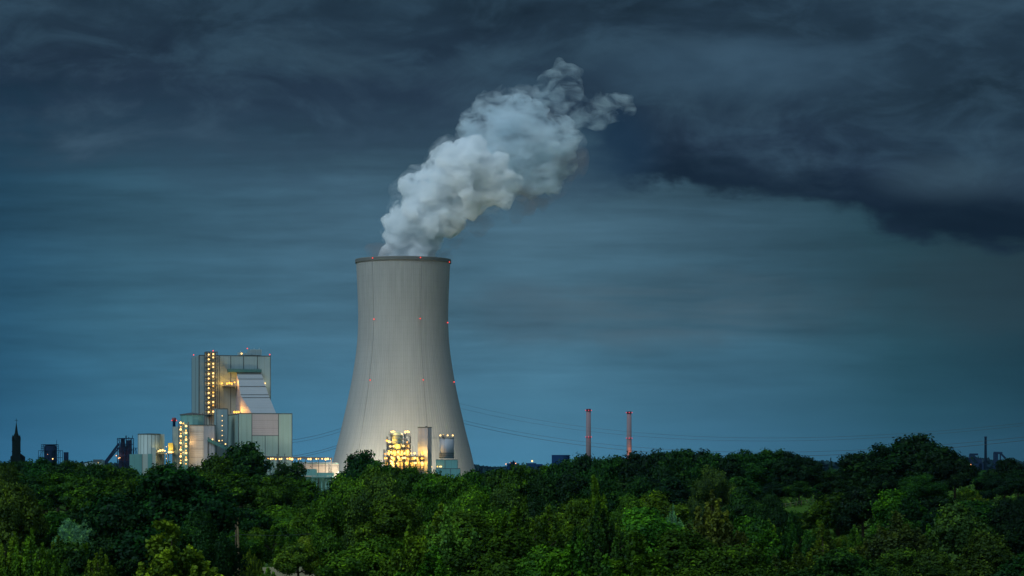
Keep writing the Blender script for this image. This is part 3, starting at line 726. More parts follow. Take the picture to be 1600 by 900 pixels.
# ------------------------------------------------------------------ lit gas cleaning plant in front of the tower
f4 = Frame(630, 1870, 0)
t = thing('gas_cleaning_plant', 'brightly lit steel frame plant with domed vessel in front of cooling tower', 'process plant', f4.loc, 0)
def X(px, y=0): return f4.x(px, y)
def Z(py, y=0): return f4.z(py, 630, y)
mb = MB()
for px in (604.5, 610.5, 632, 640.5):
    for y in (0, 12): mb.bar((X(px), y, 0), (X(px), y, Z(677 if px > 606 and px < 640 else 682)), .5)
for px in (599.5, 620, 626, 649, 657, 662.3):
    for y in (0, 12): mb.bar((X(px), y, 0), (X(px), y, Z(702 if px < 640 else 710)), .45)
for a_, b_, py in ((604, 641, 702), (603, 641, 693), (598.5, 663.3, 713), (598.5, 663.3, 720.5), (608, 641, 681), (598.5, 663.3, 729)):
    for y in (0, 12): mb.bar((X(a_), y, Z(py)), (X(b_), y, Z(py)), .4)
for (p, q, r_, s_) in ((604.5, 693, 611, 702), (632, 681, 640, 693), (640, 681, 632, 693), (641, 713, 649, 720), (649, 720, 657, 713), (599, 713, 604, 702), (634, 693, 640, 702), (657, 720, 662, 713)):
    mb.bar((X(p), -.1, Z(q)), (X(r_), -.1, Z(s_)), .28)
mb.bar((X(645), 0, Z(710)), (X(645), 0, Z(697)), .3); mb.bar((X(635.5), 2, Z(680)), (X(635.5), 2, Z(675)), .4)
mb.build('frame', M_steel, t)
for a_, b_, py in ((604, 641, 702.4), (598.5, 663.3, 713.4), (598.5, 663.3, 720.9), (602, 641, 693.3), (607, 613, 679), (631, 642, 679)):
    mb = MB(); mb.box(X(a_), X(b_), -.8, 12, Z(py) - .15, Z(py) + .15)
    for k in range(int((b_ - a_) / 2.5) + 1): px = a_ + k * 2.5; mb.bar((X(px), -.7, Z(py)), (X(px), -.7, Z(py) + 1.1), .1)
    mb.bar((X(a_), -.7, Z(py) + 1.1), (X(b_), -.7, Z(py) + 1.1), .12); mb.build('deck', M_rail, t)
cx = X(621, 7); rv = (X(629, 7) - X(613, 7)) / 2
mb = MB(); pf = [(rv * .7, Z(702.6)), (rv, Z(699)), (rv, Z(680))] + [(rv * math.cos(a), Z(680) + rv * .72 * math.sin(a)) for a in np.linspace(.15, 1.5, 7)]
mb.lathe(cx, 7, pf, 32, 0)
for py in (681, 686, 691): mb.lathe(cx, 7, [(rv + .25, Z(py)), (rv + .3, Z(py) + .7), (rv - .1, Z(py) + .75)], 32, 1, True, False)
mb.build('domed_vessel', [cladding('vessel_green', (0.36, 0.45, 0.33), .08), M_pale], t)
mb = MB()
for px, p0, p1, r_ in ((607, 712, 703, 1.3), (616, 712.5, 703.2, 1.6), (626, 712.5, 703.2, 1.6), (637, 712, 696, 1.1), (603, 729, 714, 1.3), (613, 735, 714, 2.0), (625, 735, 714, 2.0), (636, 731, 714, 1.4), (646, 735, 722, 1.6), (653, 735, 714, 1.3), (660, 735, 722, 1.3), (646, 719.5, 714, 1.6), (660, 719.5, 714, 1.1)):
    mb.lathe(X(px, 6), 6, [(r_, Z(p0)), (r_, Z(p1) - .5), (r_ * .5, Z(p1))], 14, 0)
mb.tube([(X(637), 3, Z(700)), (X(637), 3, Z(690)), (X(633), 3, Z(686)), (X(629), 5, Z(685))], .7, 8)
mb.build('vessels', M_ribbed, t)
mb = MB(); mb.box(X(600), X(662), 11.2, 11.9, 0, Z(713.8)); mb.box(X(605), X(640), 11.2, 11.9, Z(713.6), Z(694)); mb.build('back_wall', M_ribbed, t)
lamps4 = [(611.5, 674.5, 'w'), (614.5, 674.3, 'W'), (617, 674.6, 't'), (633.5, 674.6, 'W'), (637, 674.2, 'W'), (639, 675, 'w'), (604.5, 688.5, 'S'), (607.5, 690, 'W'), (610.3, 690.5, 'w'), (610, 697.5, 'W'), (615, 697.3, 'W'), (630.5, 696.8, 'W'), (636, 691, 's'), (637.5, 697, 's'),
           (601, 709, 's'), (604, 709.5, 's'), (611, 706.5, 'W'), (612, 708, 'S'), (621.5, 706.3, 'W'), (624, 708.5, 'S'), (632, 708.2, 'W'), (635, 708, 'S'), (642.5, 708.3, 'w'), (648, 708.2, 'W'), (659.8, 707, 'S'), (660.3, 709, 'S'),
           (601, 716.3, 's'), (604, 716, 'w'), (611.5, 714, 'w'), (613, 715.5, 'W'), (622, 713.5, 'W'), (629.5, 715.5, 'W'), (633, 715.3, 'W'), (637, 716.5, 's'), (648.5, 715.6, 'W'), (659, 716.3, 'S'), (661, 716, 's'),
           (611, 720.5, 'W'), (613, 722, 'W'), (620, 724, 'w'), (636, 724, 'S'), (641, 724, 's'), (648, 723.5, 'W'), (650, 723.5, 'w'), (659.5, 723, 'W'), (661, 724, 'w'), (613, 727.5, 'W'), (615, 728, 'w'), (648.5, 731, 'w'), (651, 731, 't'), (674.5, 729.5, 't')]
for px, py, k in lamps4: lamp(t, (X(px, -1.6), -1.6 if k != 's' else 2, f4.z(py, 630, -1.6)), k, sc=.9)
for px, py, p in ((613, 675, 2500), (637, 675, 3500), (605, 689, 8000), (621, 699, 4500), (611, 708, 9000), (623, 708, 9000), (634, 708, 9000), (648, 708, 8000), (660, 707, 5000), (602, 716, 6000), (622, 715, 8000), (648, 716, 8000), (636, 724, 8000), (613, 724, 9000), (659, 724, 8000)):
    plight(t, (X(px, 1.5), 1.5, Z(py)), p * 2.4, (1, .50, .08))
# point lights without fixtures, added behind the plant: their spill warms the shell
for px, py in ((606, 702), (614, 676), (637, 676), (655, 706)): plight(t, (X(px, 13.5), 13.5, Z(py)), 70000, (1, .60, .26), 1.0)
t = thing('square_tower', 'tall plain square tower between lit plant and small silo', 'tower', f4.loc, 0)
# seen corner on
cxs, w_ = X(665.5, 10), 0
mb = MB(); hx0, hxm, hx1 = X(652.4), X(667.8), X(673.8); zt2 = Z(668.2)
mb.hexa([(hx0, 8, 0), (hxm, 4, 0), (hx1, 12, 0), (hx0 + 2.6, 18, 0), (hx0, 8, zt2), (hxm, 4, zt2), (hx1, 12, zt2), (hx0 + 2.6, 18, zt2)], 0)
mb.build('wall', M_bluegrey, t)
mb = MB(); mb.hexa([(hx0 - .2, 7.8, zt2), (hxm, 3.7, zt2), (hx1 + .2, 12, zt2), (hx0 + 2.6, 18.2, zt2), (hx0 - .2, 7.8, zt2 + .6), (hxm, 3.7, zt2 + .6), (hx1 + .2, 12, zt2 + .6), (hx0 + 2.6, 18.2, zt2 + .6)])
mb.box(X(664), X(667), 9, 11, zt2 + .6, zt2 + 1.3); mb.build('roof_edge', M_seam, t)
t = thing('walkway', 'thin footbridge from the square tower to the small silo top', 'footbridge', f4.loc, 0)
mb = MB(); mb.box(X(673.5), X(688), 8, 10, Z(685.3), Z(684.9)); mb.bar((X(673.5), 8, Z(682.8)), (X(688), 8, Z(682.8)), .15)
for k in range(8): mb.bar((X(673.8 + 2 * k), 8, Z(685)), (X(673.8 + 2 * k), 8, Z(682.8)), .12)
mb.build('span', M_rail, t)
t = thing('small_silo', 'grey round silo with four lamps on its rim standing on teal block', 'silo', f4.loc, 0)
cx = X(698, 9); rs = (X(709.3, 9) - X(686.7, 9)) / 2
mb = MB(); mb.lathe(cx, 9, [(rs, Z(716.3)), (rs, Z(684.3))], 36, 0)
for py, q in ((709, .12), (711.8, .12), (715.2, .3)): mb.lathe(cx, 9, [(rs + .02, Z(py)), (rs + q, Z(py)), (rs + q, Z(py) + .8), (rs + .02, Z(py) + .8)], 36, 1, False, False)
mb.lathe(cx, 9, [(rs + .25, Z(684.5)), (rs + .25, Z(683.8)), (.5, Z(683.5))], 36, 1, False); mb.build('drum', [M_bluegrey, M_seam], t)
mb = MB()
for k in range(18): a = 2 * PI * k / 18; mb.bar((cx + rs * math.cos(a), 9 + rs * math.sin(a), Z(683.8)), (cx + rs * math.cos(a), 9 + rs * math.sin(a), Z(681.3)), .12)
mb.lathe(cx, 9, [(rs, Z(681.3)), (rs, Z(681.1))], 36, 0, True, False); mb.box(X(690.5), X(694), 3, 7, Z(683.7), Z(679.5)); mb.build('railing', M_steel, t)
for px in (687.8, 692.5, 699.2, 707.2): lamp(t, (X(px), 4.5, Z(680.2)), 'w', sc=.95)
for px in (689, 699, 706): plight(t, (X(px), -1, Z(680)), 500, (1, .8, .5))
t = thing('teal_block', 'stepped teal block building under the small silo', 'building', f4.loc, 0)
mb = MB(); mb.box(X(681), X(714.8), 1, 17, 12, Z(718.1)); f4.seam(mb, 695.3, 718.1, 732, 1, .4)
f4.hseam(mb, 681, 714.8, 718.3, 1, .4); mb.box(X(680.6), X(718.8), -3, 17.2, 0, Z(732)); f4.seam(mb, 703.5, 732, None, -3, .4); f4.hseam(mb, 680.6, 718.8, 732.2, -3, .4); mb.build('wall', [M_teal, M_seam], t)
for px in (683.5, 687.5, 689.5): lamp(t, (X(px, -3), -2.5, Z(729)), 's' if px < 687 else 'w', sc=.8)
plight(t, (X(686), -3, Z(728)), 1800)

# ------------------------------------------------------------------ two chimneys
def chimney(px, pyt, rings, label, D=4000.0):
    t = thing('chimney', label, 'chimney', ((px - 800) / F * D, D, 0), 0, 'two slim chimneys beyond the wood')
    zt = EYE + (HY - pyt) * D / F
    mb = MB(); mb.lathe(0, 0, [(4.2, 0), (3.9, zt * .5), (3.6, zt - 3)], 28, 0); mb.lathe(0, 0, [(3.8, zt - 3), (3.8, zt), (3.0, zt + .2)], 28, 1); mb.build('shaft', [M_chim, M_chimdark], t)
    for py in rings:
        z = EYE + (HY - py) * D / F
        mb = MB(); mb.lathe(0, 0, [(3.9, z - .9), (4.7, z - .8), (4.7, z - .5), (3.9, z - .5)], 28, 0, False, False)
        gal = mb.build('gallery', M_chimdark, t)
        for a in (-PI / 2 - 1.1, -PI / 2, -PI / 2 + 1.1): 
            mb = MB(); mb.lathe(4.9 * math.cos(a), 4.9 * math.sin(a), [(.1, z - .5), (.75, z), (.75, z + .6), (.1, z + 1.1)], 8, 0); mb.build('warning_light', M_pinkg, gal)
        plight(t, (0, -7.5, z), 700, (1, .08, .15), .5)
    return t
chimney(919.5, 639, (641.5, 683), 'slim grey chimney with red light rings, left of the pair')
t = chimney(983, 643, (645, 685), 'slim grey chimney with foot glowing orange, right of the pair')
plight(t, (1.5, -14, 40), 45000, (1, .30, .10), 2)

# ------------------------------------------------------------------ far industry
f5 = Frame(874, 3400, R(-12))
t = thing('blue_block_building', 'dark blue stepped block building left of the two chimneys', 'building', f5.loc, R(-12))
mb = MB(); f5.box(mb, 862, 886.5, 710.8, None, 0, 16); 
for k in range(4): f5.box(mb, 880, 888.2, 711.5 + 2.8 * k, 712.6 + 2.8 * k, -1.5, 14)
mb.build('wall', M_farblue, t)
def lattice(mb, x0, x1, y0, y1, z0, z1, nx_, nz_, tk=.7):
    for i in range(nx_ + 1):
        x = x0 + (x1 - x0) * i / nx_
        for y in (y0, y1): mb.bar((x, y, z0), (x, y, z1), tk)
    for k in range(nz_ + 1):
        z = z0 + (z1 - z0) * k / nz_
        for y in (y0, y1): mb.bar((x0, y, z), (x1, y, z), tk * 1.1)
        mb.box(x0, x1, y0, y1, z - .15, z + .15)
        if k < nz_:
            for i in range(nx_):
                xa_ = x0 + (x1 - x0) * i / nx_; xb_ = x0 + (x1 - x0) * (i + 1) / nx_; zb_ = z0 + (z1 - z0) * (k + 1) / nz_
                mb.bar((xa_, y0, z), (xb_, y0, zb_), tk * .6) if (i + k) % 2 else mb.bar((xb_, y0, z), (xa_, y0, zb_), tk * .6)
f6 = Frame(79, 3800, 0)
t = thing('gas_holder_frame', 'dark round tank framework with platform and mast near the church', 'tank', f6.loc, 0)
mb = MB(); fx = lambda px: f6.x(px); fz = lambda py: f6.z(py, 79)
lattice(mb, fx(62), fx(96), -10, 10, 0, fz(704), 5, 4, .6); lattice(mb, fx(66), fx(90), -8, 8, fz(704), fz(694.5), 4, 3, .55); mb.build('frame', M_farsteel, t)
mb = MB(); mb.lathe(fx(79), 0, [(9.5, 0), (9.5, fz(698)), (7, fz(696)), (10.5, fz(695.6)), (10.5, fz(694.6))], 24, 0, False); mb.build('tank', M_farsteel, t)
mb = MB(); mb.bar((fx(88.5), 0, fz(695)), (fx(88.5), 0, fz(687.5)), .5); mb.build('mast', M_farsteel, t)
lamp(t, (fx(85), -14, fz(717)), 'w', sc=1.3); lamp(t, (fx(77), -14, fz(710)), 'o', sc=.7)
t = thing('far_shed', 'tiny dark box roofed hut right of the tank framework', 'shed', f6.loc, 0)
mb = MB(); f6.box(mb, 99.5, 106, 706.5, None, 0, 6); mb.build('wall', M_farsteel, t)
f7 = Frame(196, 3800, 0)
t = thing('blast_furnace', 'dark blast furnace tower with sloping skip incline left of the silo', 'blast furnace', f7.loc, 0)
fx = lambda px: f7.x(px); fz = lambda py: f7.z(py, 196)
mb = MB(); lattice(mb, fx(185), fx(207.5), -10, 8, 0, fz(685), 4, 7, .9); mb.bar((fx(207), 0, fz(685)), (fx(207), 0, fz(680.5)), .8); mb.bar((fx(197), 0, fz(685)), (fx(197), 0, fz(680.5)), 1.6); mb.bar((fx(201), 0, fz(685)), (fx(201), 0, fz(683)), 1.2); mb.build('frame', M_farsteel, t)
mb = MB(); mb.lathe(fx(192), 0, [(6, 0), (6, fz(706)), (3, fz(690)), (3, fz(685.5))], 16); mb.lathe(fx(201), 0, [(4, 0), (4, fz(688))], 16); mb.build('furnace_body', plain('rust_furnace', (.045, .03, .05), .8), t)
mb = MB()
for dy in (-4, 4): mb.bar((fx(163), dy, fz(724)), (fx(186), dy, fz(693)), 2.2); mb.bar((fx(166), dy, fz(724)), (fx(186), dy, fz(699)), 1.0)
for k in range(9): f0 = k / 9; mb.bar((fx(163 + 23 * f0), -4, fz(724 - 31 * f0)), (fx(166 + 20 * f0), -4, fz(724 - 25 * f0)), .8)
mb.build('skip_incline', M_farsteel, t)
for px, py in ((184, 712), (189.5, 715.2), (187.5, 716)): lamp(t, (fx(px), -14, fz(py)), 'o', sc=1.5)
plight(t, (fx(190), -14, fz(712)), 9000, (1, .3, .12))
t = thing('pipe_rack', 'thin lattice rack between blast furnace and teal shed', 'pipe rack', f7.loc, 0)
mb = MB(); lattice(mb, fx(208.5), fx(216), -4, 4, 0, fz(700), 2, 4, .5); mb.build('frame', M_farsteel, t)
f8 = Frame(145, 3600, 0)
t = thing('conveyor_shed', 'low grey roofed shed left of the blast furnace', 'shed', f8.loc, 0)
mb = MB(); fx = lambda px: f8.x(px); fz = lambda py: f8.z(py, 145)
mb.hexa([(fx(131), 0, 0), (fx(160), 0, 0), (fx(160), 20, 0), (fx(131), 20, 0), (fx(131), 0, fz(724)), (fx(160), 0, fz(719)), (fx(160), 20, fz(719)), (fx(131), 20, fz(724))]); mb.build('wall', M_clad, t)
mb = MB(); mb.box(fx(145.5), fx(158.5), -1, 14, fz(722), fz(718)); mb.build('roof', M_seam, t)
lamp(t, (fx(154), -3, fz(723)), 'w', sc=.6)
# low works with lamps right of the tower
f9 = Frame(812, 3300, 0)
t = thing('far_works', 'low distant works with three lamps just above the treetops', 'works', f9.loc, 0)
mb = MB(); fx = lambda px: f9.x(px); fz = lambda py: f9.z(py, 812)
for a_, b_, py in ((792, 800, 724), (797, 806, 721.5), (801, 803.5, 719.5), (806, 811, 724), (822, 838, 723.5), (838, 848, 725)): mb.box(fx(a_), fx(b_), 0, 12, 0, fz(py))
mb.build('wall', M_farblue, t)
for px, py, s_ in ((790.5, 725, 1.2), (805.8, 724, 1.2), (831.5, 720.5, 1.6), (797, 723, .5), (822, 723, .5)): lamp(t, (fx(px), -4, fz(py)), 'w' if s_ > 1.5 else 'o', sc=s_)
plight(t, (fx(831), -5, fz(719)), 4000, (1, .6, .3))
# right: furnace frames
f10 = Frame(1535, 5200, 0); fx = lambda px, f=f10: f.x(px); fz = lambda py, f=f10: f.z(py, 1535)
t = thing('furnace_gantry', 'distant furnace gantry with angled top and faint red glow', 'gantry', f10.loc, 0)
mb = MB(); lattice(mb, fx(1515.5), fx(1518.5), -6, 6, 0, fz(710), 1, 5, 1.6); mb.bar((fx(1515), 0, fz(710)), (fx(1528), 0, fz(710)), 4); mb.bar((fx(1521), 0, fz(711)), (fx(1531), 0, fz(725)), 3.2)
mb.box(fx(1519), fx(1536), -5, 10, 0, fz(724)); mb.box(fx(1529), fx(1533.5), -5, 10, 0, fz(717)); mb.build('frame', M_farsteel, t)
lamp(t, (fx(1515), -14, fz(726)), 'o', sc=1.6); pass
t = thing('furnace_gantry', 'distant furnace gantry right of the thin dark mast chimney', 'gantry', f10.loc, 0)
mb = MB(); lattice(mb, fx(1553.5), fx(1558), -6, 6, 0, fz(707), 2, 6, 1.8); mb.bar((fx(1553), 0, fz(707.5)), (fx(1566), 0, fz(708)), 4.5); mb.bar((fx(1564), 0, fz(709)), (fx(1571), 0, fz(716)), 3.5); mb.bar((fx(1563), 0, fz(709)), (fx(1563), 0, 0), 2.4)
mb.build('frame', M_farsteel, t)
t = thing('mast_chimney', 'thin tall dark chimney between two distant furnace gantries', 'chimney', (f10.x(1540) + f10.loc[0], f10.loc[1], 0), 0)
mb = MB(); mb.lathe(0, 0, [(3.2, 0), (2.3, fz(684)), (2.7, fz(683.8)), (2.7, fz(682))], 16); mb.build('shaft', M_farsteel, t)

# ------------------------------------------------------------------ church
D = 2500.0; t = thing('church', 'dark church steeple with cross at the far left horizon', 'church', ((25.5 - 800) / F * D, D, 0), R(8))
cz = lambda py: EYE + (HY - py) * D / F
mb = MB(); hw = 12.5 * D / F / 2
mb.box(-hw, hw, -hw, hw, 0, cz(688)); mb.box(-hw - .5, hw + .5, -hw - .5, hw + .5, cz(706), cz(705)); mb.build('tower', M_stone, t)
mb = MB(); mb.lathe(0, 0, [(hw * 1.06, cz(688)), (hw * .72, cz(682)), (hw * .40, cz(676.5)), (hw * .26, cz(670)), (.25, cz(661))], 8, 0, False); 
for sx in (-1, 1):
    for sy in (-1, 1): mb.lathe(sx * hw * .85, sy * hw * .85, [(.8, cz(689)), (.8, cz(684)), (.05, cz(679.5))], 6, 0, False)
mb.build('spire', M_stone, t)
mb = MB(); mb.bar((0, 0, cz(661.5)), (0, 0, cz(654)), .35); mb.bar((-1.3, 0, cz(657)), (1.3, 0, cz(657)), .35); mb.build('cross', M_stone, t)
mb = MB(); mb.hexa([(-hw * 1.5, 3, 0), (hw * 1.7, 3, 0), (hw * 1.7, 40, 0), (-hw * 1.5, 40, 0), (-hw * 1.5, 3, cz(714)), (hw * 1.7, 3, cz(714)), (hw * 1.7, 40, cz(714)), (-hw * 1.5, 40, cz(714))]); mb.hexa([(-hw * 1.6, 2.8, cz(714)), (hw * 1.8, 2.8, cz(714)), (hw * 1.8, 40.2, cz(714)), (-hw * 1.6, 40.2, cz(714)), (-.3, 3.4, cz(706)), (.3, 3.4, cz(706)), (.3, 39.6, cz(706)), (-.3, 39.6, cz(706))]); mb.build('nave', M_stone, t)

# ------------------------------------------------------------------ power cables
def cable(p0, p1, sag, label, r=.13, group=None, name='power_cable'):
    a = Vector(p0); c_ = Vector(p1); pts = []
    for k in range(49): f0 = k / 48; p = a.lerp(c_, f0); p.z -= sag * 4 * f0 * (1 - f0); pts.append(p)
    mb = MB(); mb.tube(pts, r, 5); tag(mb.build(name, M_wire), label, 'power cable', group)
def W3(px, py, D): return ((px - 800) / F * D, D, EYE + (HY - py) * D / F)
def fit(pL, DL, pR, DR, pm):    # cable through a mid row: solve sag
    a = Vector(W3(*pL, DL)); c_ = Vector(W3(*pR, DR)); best = None
    pxm, pym = pm
    for s_ in np.linspace(0, 60, 241):
        for f0 in np.linspace(0.02, .98, 97):
            p = a.lerp(c_, f0); px = 800 + F * p.x / p.y
            if abs(px - pxm) < 8:
                z = p.z - s_ * 4 * f0 * (1 - f0); py = HY - (z - EYE) * F / p.y; e = abs(py - pym)
                if best is None or e < best[0]: best = (e, s_)
    return best[1]
spans = [((640, 608), (1700, 649), (1060, 680), 'uppermost thin power cable sagging across the sky right of the tower', .07),
         ((640, 616), (1700, 653), (1060, 686), 'second highest power cable sagging across the sky right of the tower', .07),
         ((640, 634), (1700, 671), (1060, 703), 'third power cable from the top right of the cooling tower', .09),
         ((640, 638), (1700, 676), (1110, 711), 'lowest and darkest power cable right of the cooling tower', .12)]
for (l, r_, m_, lb, rd) in spans: cable(W3(*l, 2250), W3(*r_, 1350), fit(l, 2250, r_, 1350, m_), lb, rd, 'power cables across the sky')
for (l, r_, sg, lb, rd) in [((380, 690), (600, 640), 9, 'upper power cable between boiler house and cooling tower', .13), ((380, 694), (600, 645), 9, 'second power cable between boiler house and cooling tower', .11),
                        ((380, 716), (600, 664), 9, 'third power cable down between boiler house and cooling tower', .16), ((380, 719), (600, 668), 9, 'lowest power cable between boiler house and cooling tower', .14)]:
    cable(W3(*l, 2160), W3(*r_, 2240), sg, lb, rd, 'power cables left of the tower')

# ------------------------------------------------------------------ wooden pole and fence
D = 400.0; px = 371.5; zt = EYE + (HY - 809) * D / F; x_ = (px - 800) / F * D
t = thing('utility_pole', 'weathered wooden double pole standing among the bushes', 'pole', (x_, D, float(ground_z(x_, D))), 0)
g0 = float(ground_z(x_, D))
mb = MB(); mb.tube([(.12, 0, -.5), (.2, 0, 3), (-.05, 0, zt - g0)], [.20, .18, .16], 8); mb.build('pole', M_wood, t)
mb = MB(); mb.tube([(-.32, .1, -.5), (-.32, .1, zt - g0 - .25)], [.13, .12], 8); mb.build('brace_pole', plain('dark_wood', (.06, .045, .03), .9), t)
cable((x_, D, zt - 2.6), (x_ - 4.2, D - 10, zt - 3.4), .25, 'thin pale wire leaving the wooden pole to the left', .035, name='wire')
cable((x_, D, zt - 2.6), (x_ + 16, D + 120, zt - 3.4), 1.0, 'thin pale wire leaving the wooden pole to the right', .03, name='wire')
t = thing('field_fence', 'low post and wire fence along the grassy slope', 'fence', (0, 0, 0))
for k in range(22):
    X_ = 62 + k * 1.55; Y_ = 690 + k * .8; z = float(ground_z(X_, Y_)); mb = MB(); mb.tube([(X_, Y_, z - .3), (X_, Y_, z + 1.3)], .09, 6); mb.build('post', M_wood, t)
mb = MB()
for h in (.6, 1.15): mb.tube([(62 + k * 1.55, 690 + k * .8, float(ground_z(62 + k * 1.55, 690 + k * .8)) + h) for k in range(22)], .02, 4)
mb.build('wires', M_rail, t)

# ------------------------------------------------------------------ trees
def leaf_mesh(name, pos, nrm, size, tone, seed, elong=1.5):
    rs = np.random.RandomState(seed); N = len(pos)
    nrm = nrm / (np.linalg.norm(nrm, axis=1, keepdims=True) + 1e-6)
    u = np.cross(nrm, rs.normal(size=(N, 3))); u /= np.linalg.norm(u, axis=1, keepdims=True) + 1e-6
    v = np.cross(nrm, u); s_ = (size * rs.uniform(.65, 1.25, N))[:, None]
    P = np.stack([pos - u * s_ * .5 * elong, pos + v * s_ * .5, pos + u * s_ * .5 * elong, pos - v * s_ * .5], 1).reshape(-1, 3)
    me = bpy.data.meshes.new(name); me.vertices.add(N * 4); me.loops.add(N * 4); me.polygons.add(N)
    me.vertices.foreach_set('co', P.ravel().astype(np.float32)); me.loops.foreach_set('vertex_index', np.arange(N * 4, dtype=np.int32))
    me.polygons.foreach_set('loop_start', np.arange(0, N * 4, 4, dtype=np.int32))
    me.update(calc_edges=True)
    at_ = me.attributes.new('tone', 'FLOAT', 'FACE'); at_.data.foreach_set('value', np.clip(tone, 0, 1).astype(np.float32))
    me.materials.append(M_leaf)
    return me
def trunk_mesh(H, R_, targets, seed, base=.05):
    rnd = random.Random(seed); mb = MB(); r0 = H * .022 + .06
    mb.tube([(0, 0, -.5), (rnd.uniform(-.1, .1), 0, H * .25), (rnd.uniform(-.3, .3), rnd.uniform(-.3, .3), H * .55), (0, 0, H * .85)], [r0 * 1.2, r0, r0 * .65, r0 * .2], 7)
    for c in targets:
        zb = min(c[2] * .55, H * .5) + H * base
        mb.tube([(0, 0, zb), ((c[0]) * .5, c[1] * .5, (zb + c[2]) / 2 + H * .01), tuple(c)], [r0 * .5, r0 * .3, r0 * .1], 5)
    o = mb.build('trunk', M_bark); me = o.data; bpy.data.objects.remove(o); return me
def dirs(rs, N):
    d = rs.normal(size=(N, 3)); return d / np.linalg.norm(d, axis=1, keepdims=True)
def tree_round(seed, H, Rd, nleaf, leaf, nl=22, base=.12, top_pow=1.0, flat=.75, clump=.85):
    """broad crown: lobes -> clumps -> leaves"""
    rs = np.random.RandomState(seed)
    L = []
    for i in range(nl):
        d = dirs(rs, 1)[0]; d[2] = abs(d[2]) * 1.25 - .42
        q = rs.uniform(.52, .88)
        cz_ = H * (base + (1 - base) * .48); c = np.array([d[0] * Rd * q, d[1] * Rd * q, cz_ + d[2] * H * .48 * q / .8])
        L.append((c, Rd * rs.uniform(.20, .36)))
    L.append((np.array([0, 0, H * .62]), Rd * .5)); L.append((np.array([rs.uniform(-.2, .2) * Rd, 0, H * .85]), Rd * .27))
    pos, nr, tn = [], [], []
    wts = np.array([r ** 2 for c, r in L]); wts /= wts.sum(); 
    for (c, r), wt in zip(L, wts):
        nc = max(6, int(r * r * 14 / clump ** 2)); per = max(3, int(nleaf * wt / nc))
        d = dirs(rs, nc); d[:, 2] = d[:, 2] * .9 + .15
        cc = c + d * r * rs.uniform(.72, 1.12, nc)[:, None] * np.array([1, 1, .85]); ltone = rs.uniform(-.16, .16)
        ct = rs.beta(1.5, 2.4, nc) * .85 + .02 + ltone + .12 * d[:, 2]  # clumps on top of a lobe painted lighter, as highlights
        pp = cc[:, None, :] + rs.normal(size=(nc, per, 3)) * np.array([1, 1, flat]) * clump * .42
        nn = d[:, None, :] * 1.3 + rs.normal(size=(nc, per, 3)) * .55 + np.array([0, 0, .15])
        pos.append(pp.reshape(-1, 3)); nr.append(nn.reshape(-1, 3)); tn.append((ct[:, None] + rs.normal(size=(nc, per)) * .09).ravel())
    pos = np.concatenate(pos); nr = np.concatenate(nr); tn = np.concatenate(tn)
    k = pos[:, 2] > H * base * .5; pos, nr, tn = pos[k], nr[k], tn[k]
    pos[:, 2] *= H / np.percentile(pos[:, 2], 99.8)
    return leaf_mesh('crown', pos, nr, leaf, tn, seed), trunk_mesh(H, Rd, [c for c, r in L], seed), H, 2 * np.percentile(np.abs(pos[:, 0]), 98.5)
def tree_shoots(seed, H, Rd, nleaf, leaf, ns=70, droop=0.0, spread=.35, cone=False):
    """bushy crown of ascending shoots with pointed tips"""
    rs = np.random.RandomState(seed); pos, nr, tn, tg = [], [], [], []
    per = nleaf // ns
    for i in range(ns):
        a = rs.uniform(0, 2 * PI); q = math.sqrt(rs.uniform(0, 1)) * Rd
        ht = H * (1 - .55 * (q / Rd) ** 1.6) * rs.uniform(.72, 1.0) if not cone else H * max(.12, (1 - (q / Rd) ** 1.0 * .88)) * rs.uniform(.8, 1.05)
        if i == 0: q, ht = 0, H
        tip = np.array([q * math.cos(a), q * math.sin(a), ht]); rt_ = tip * np.array([.35, .35, 0]) + np.array([0, 0, ht * .18])
        if cone: rt_ = np.array([0, 0, max(ht - q * 1.7, .1 * H)])
        f0 = rs.beta(1.6, 1.0, per)[:, None]
        curve = rt_ + (tip - rt_) * f0; curve[:, :2] += np.array([math.cos(a), math.sin(a)]) * (np.sin(f0 * PI) * Rd * .10)
        wid = (spread * (1.25 - f0)) * (H * .13)
        pp = curve + rs.normal(size=(per, 3)) * wid * np.array([1, 1, .9]); pp[:, 2] -= droop * rs.uniform(0, 1, per) * H * .12
        ltone = rs.uniform(.05, .55)
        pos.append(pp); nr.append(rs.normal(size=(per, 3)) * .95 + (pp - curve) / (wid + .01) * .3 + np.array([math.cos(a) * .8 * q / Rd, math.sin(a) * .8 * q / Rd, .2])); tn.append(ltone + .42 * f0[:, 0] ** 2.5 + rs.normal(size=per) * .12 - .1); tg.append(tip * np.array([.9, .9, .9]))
    pos = np.concatenate(pos); nr = np.concatenate(nr); tn = np.concatenate(tn); pos[:, 2] = np.abs(pos[:, 2]); pos[:, 2] *= H / np.percentile(pos[:, 2], 99.95)
    return leaf_mesh('crown', pos, nr, leaf, tn, seed, 1.6), trunk_mesh(H, Rd, tg[:30], seed), H, 2 * np.percentile(np.abs(pos[:, 0]), 98)
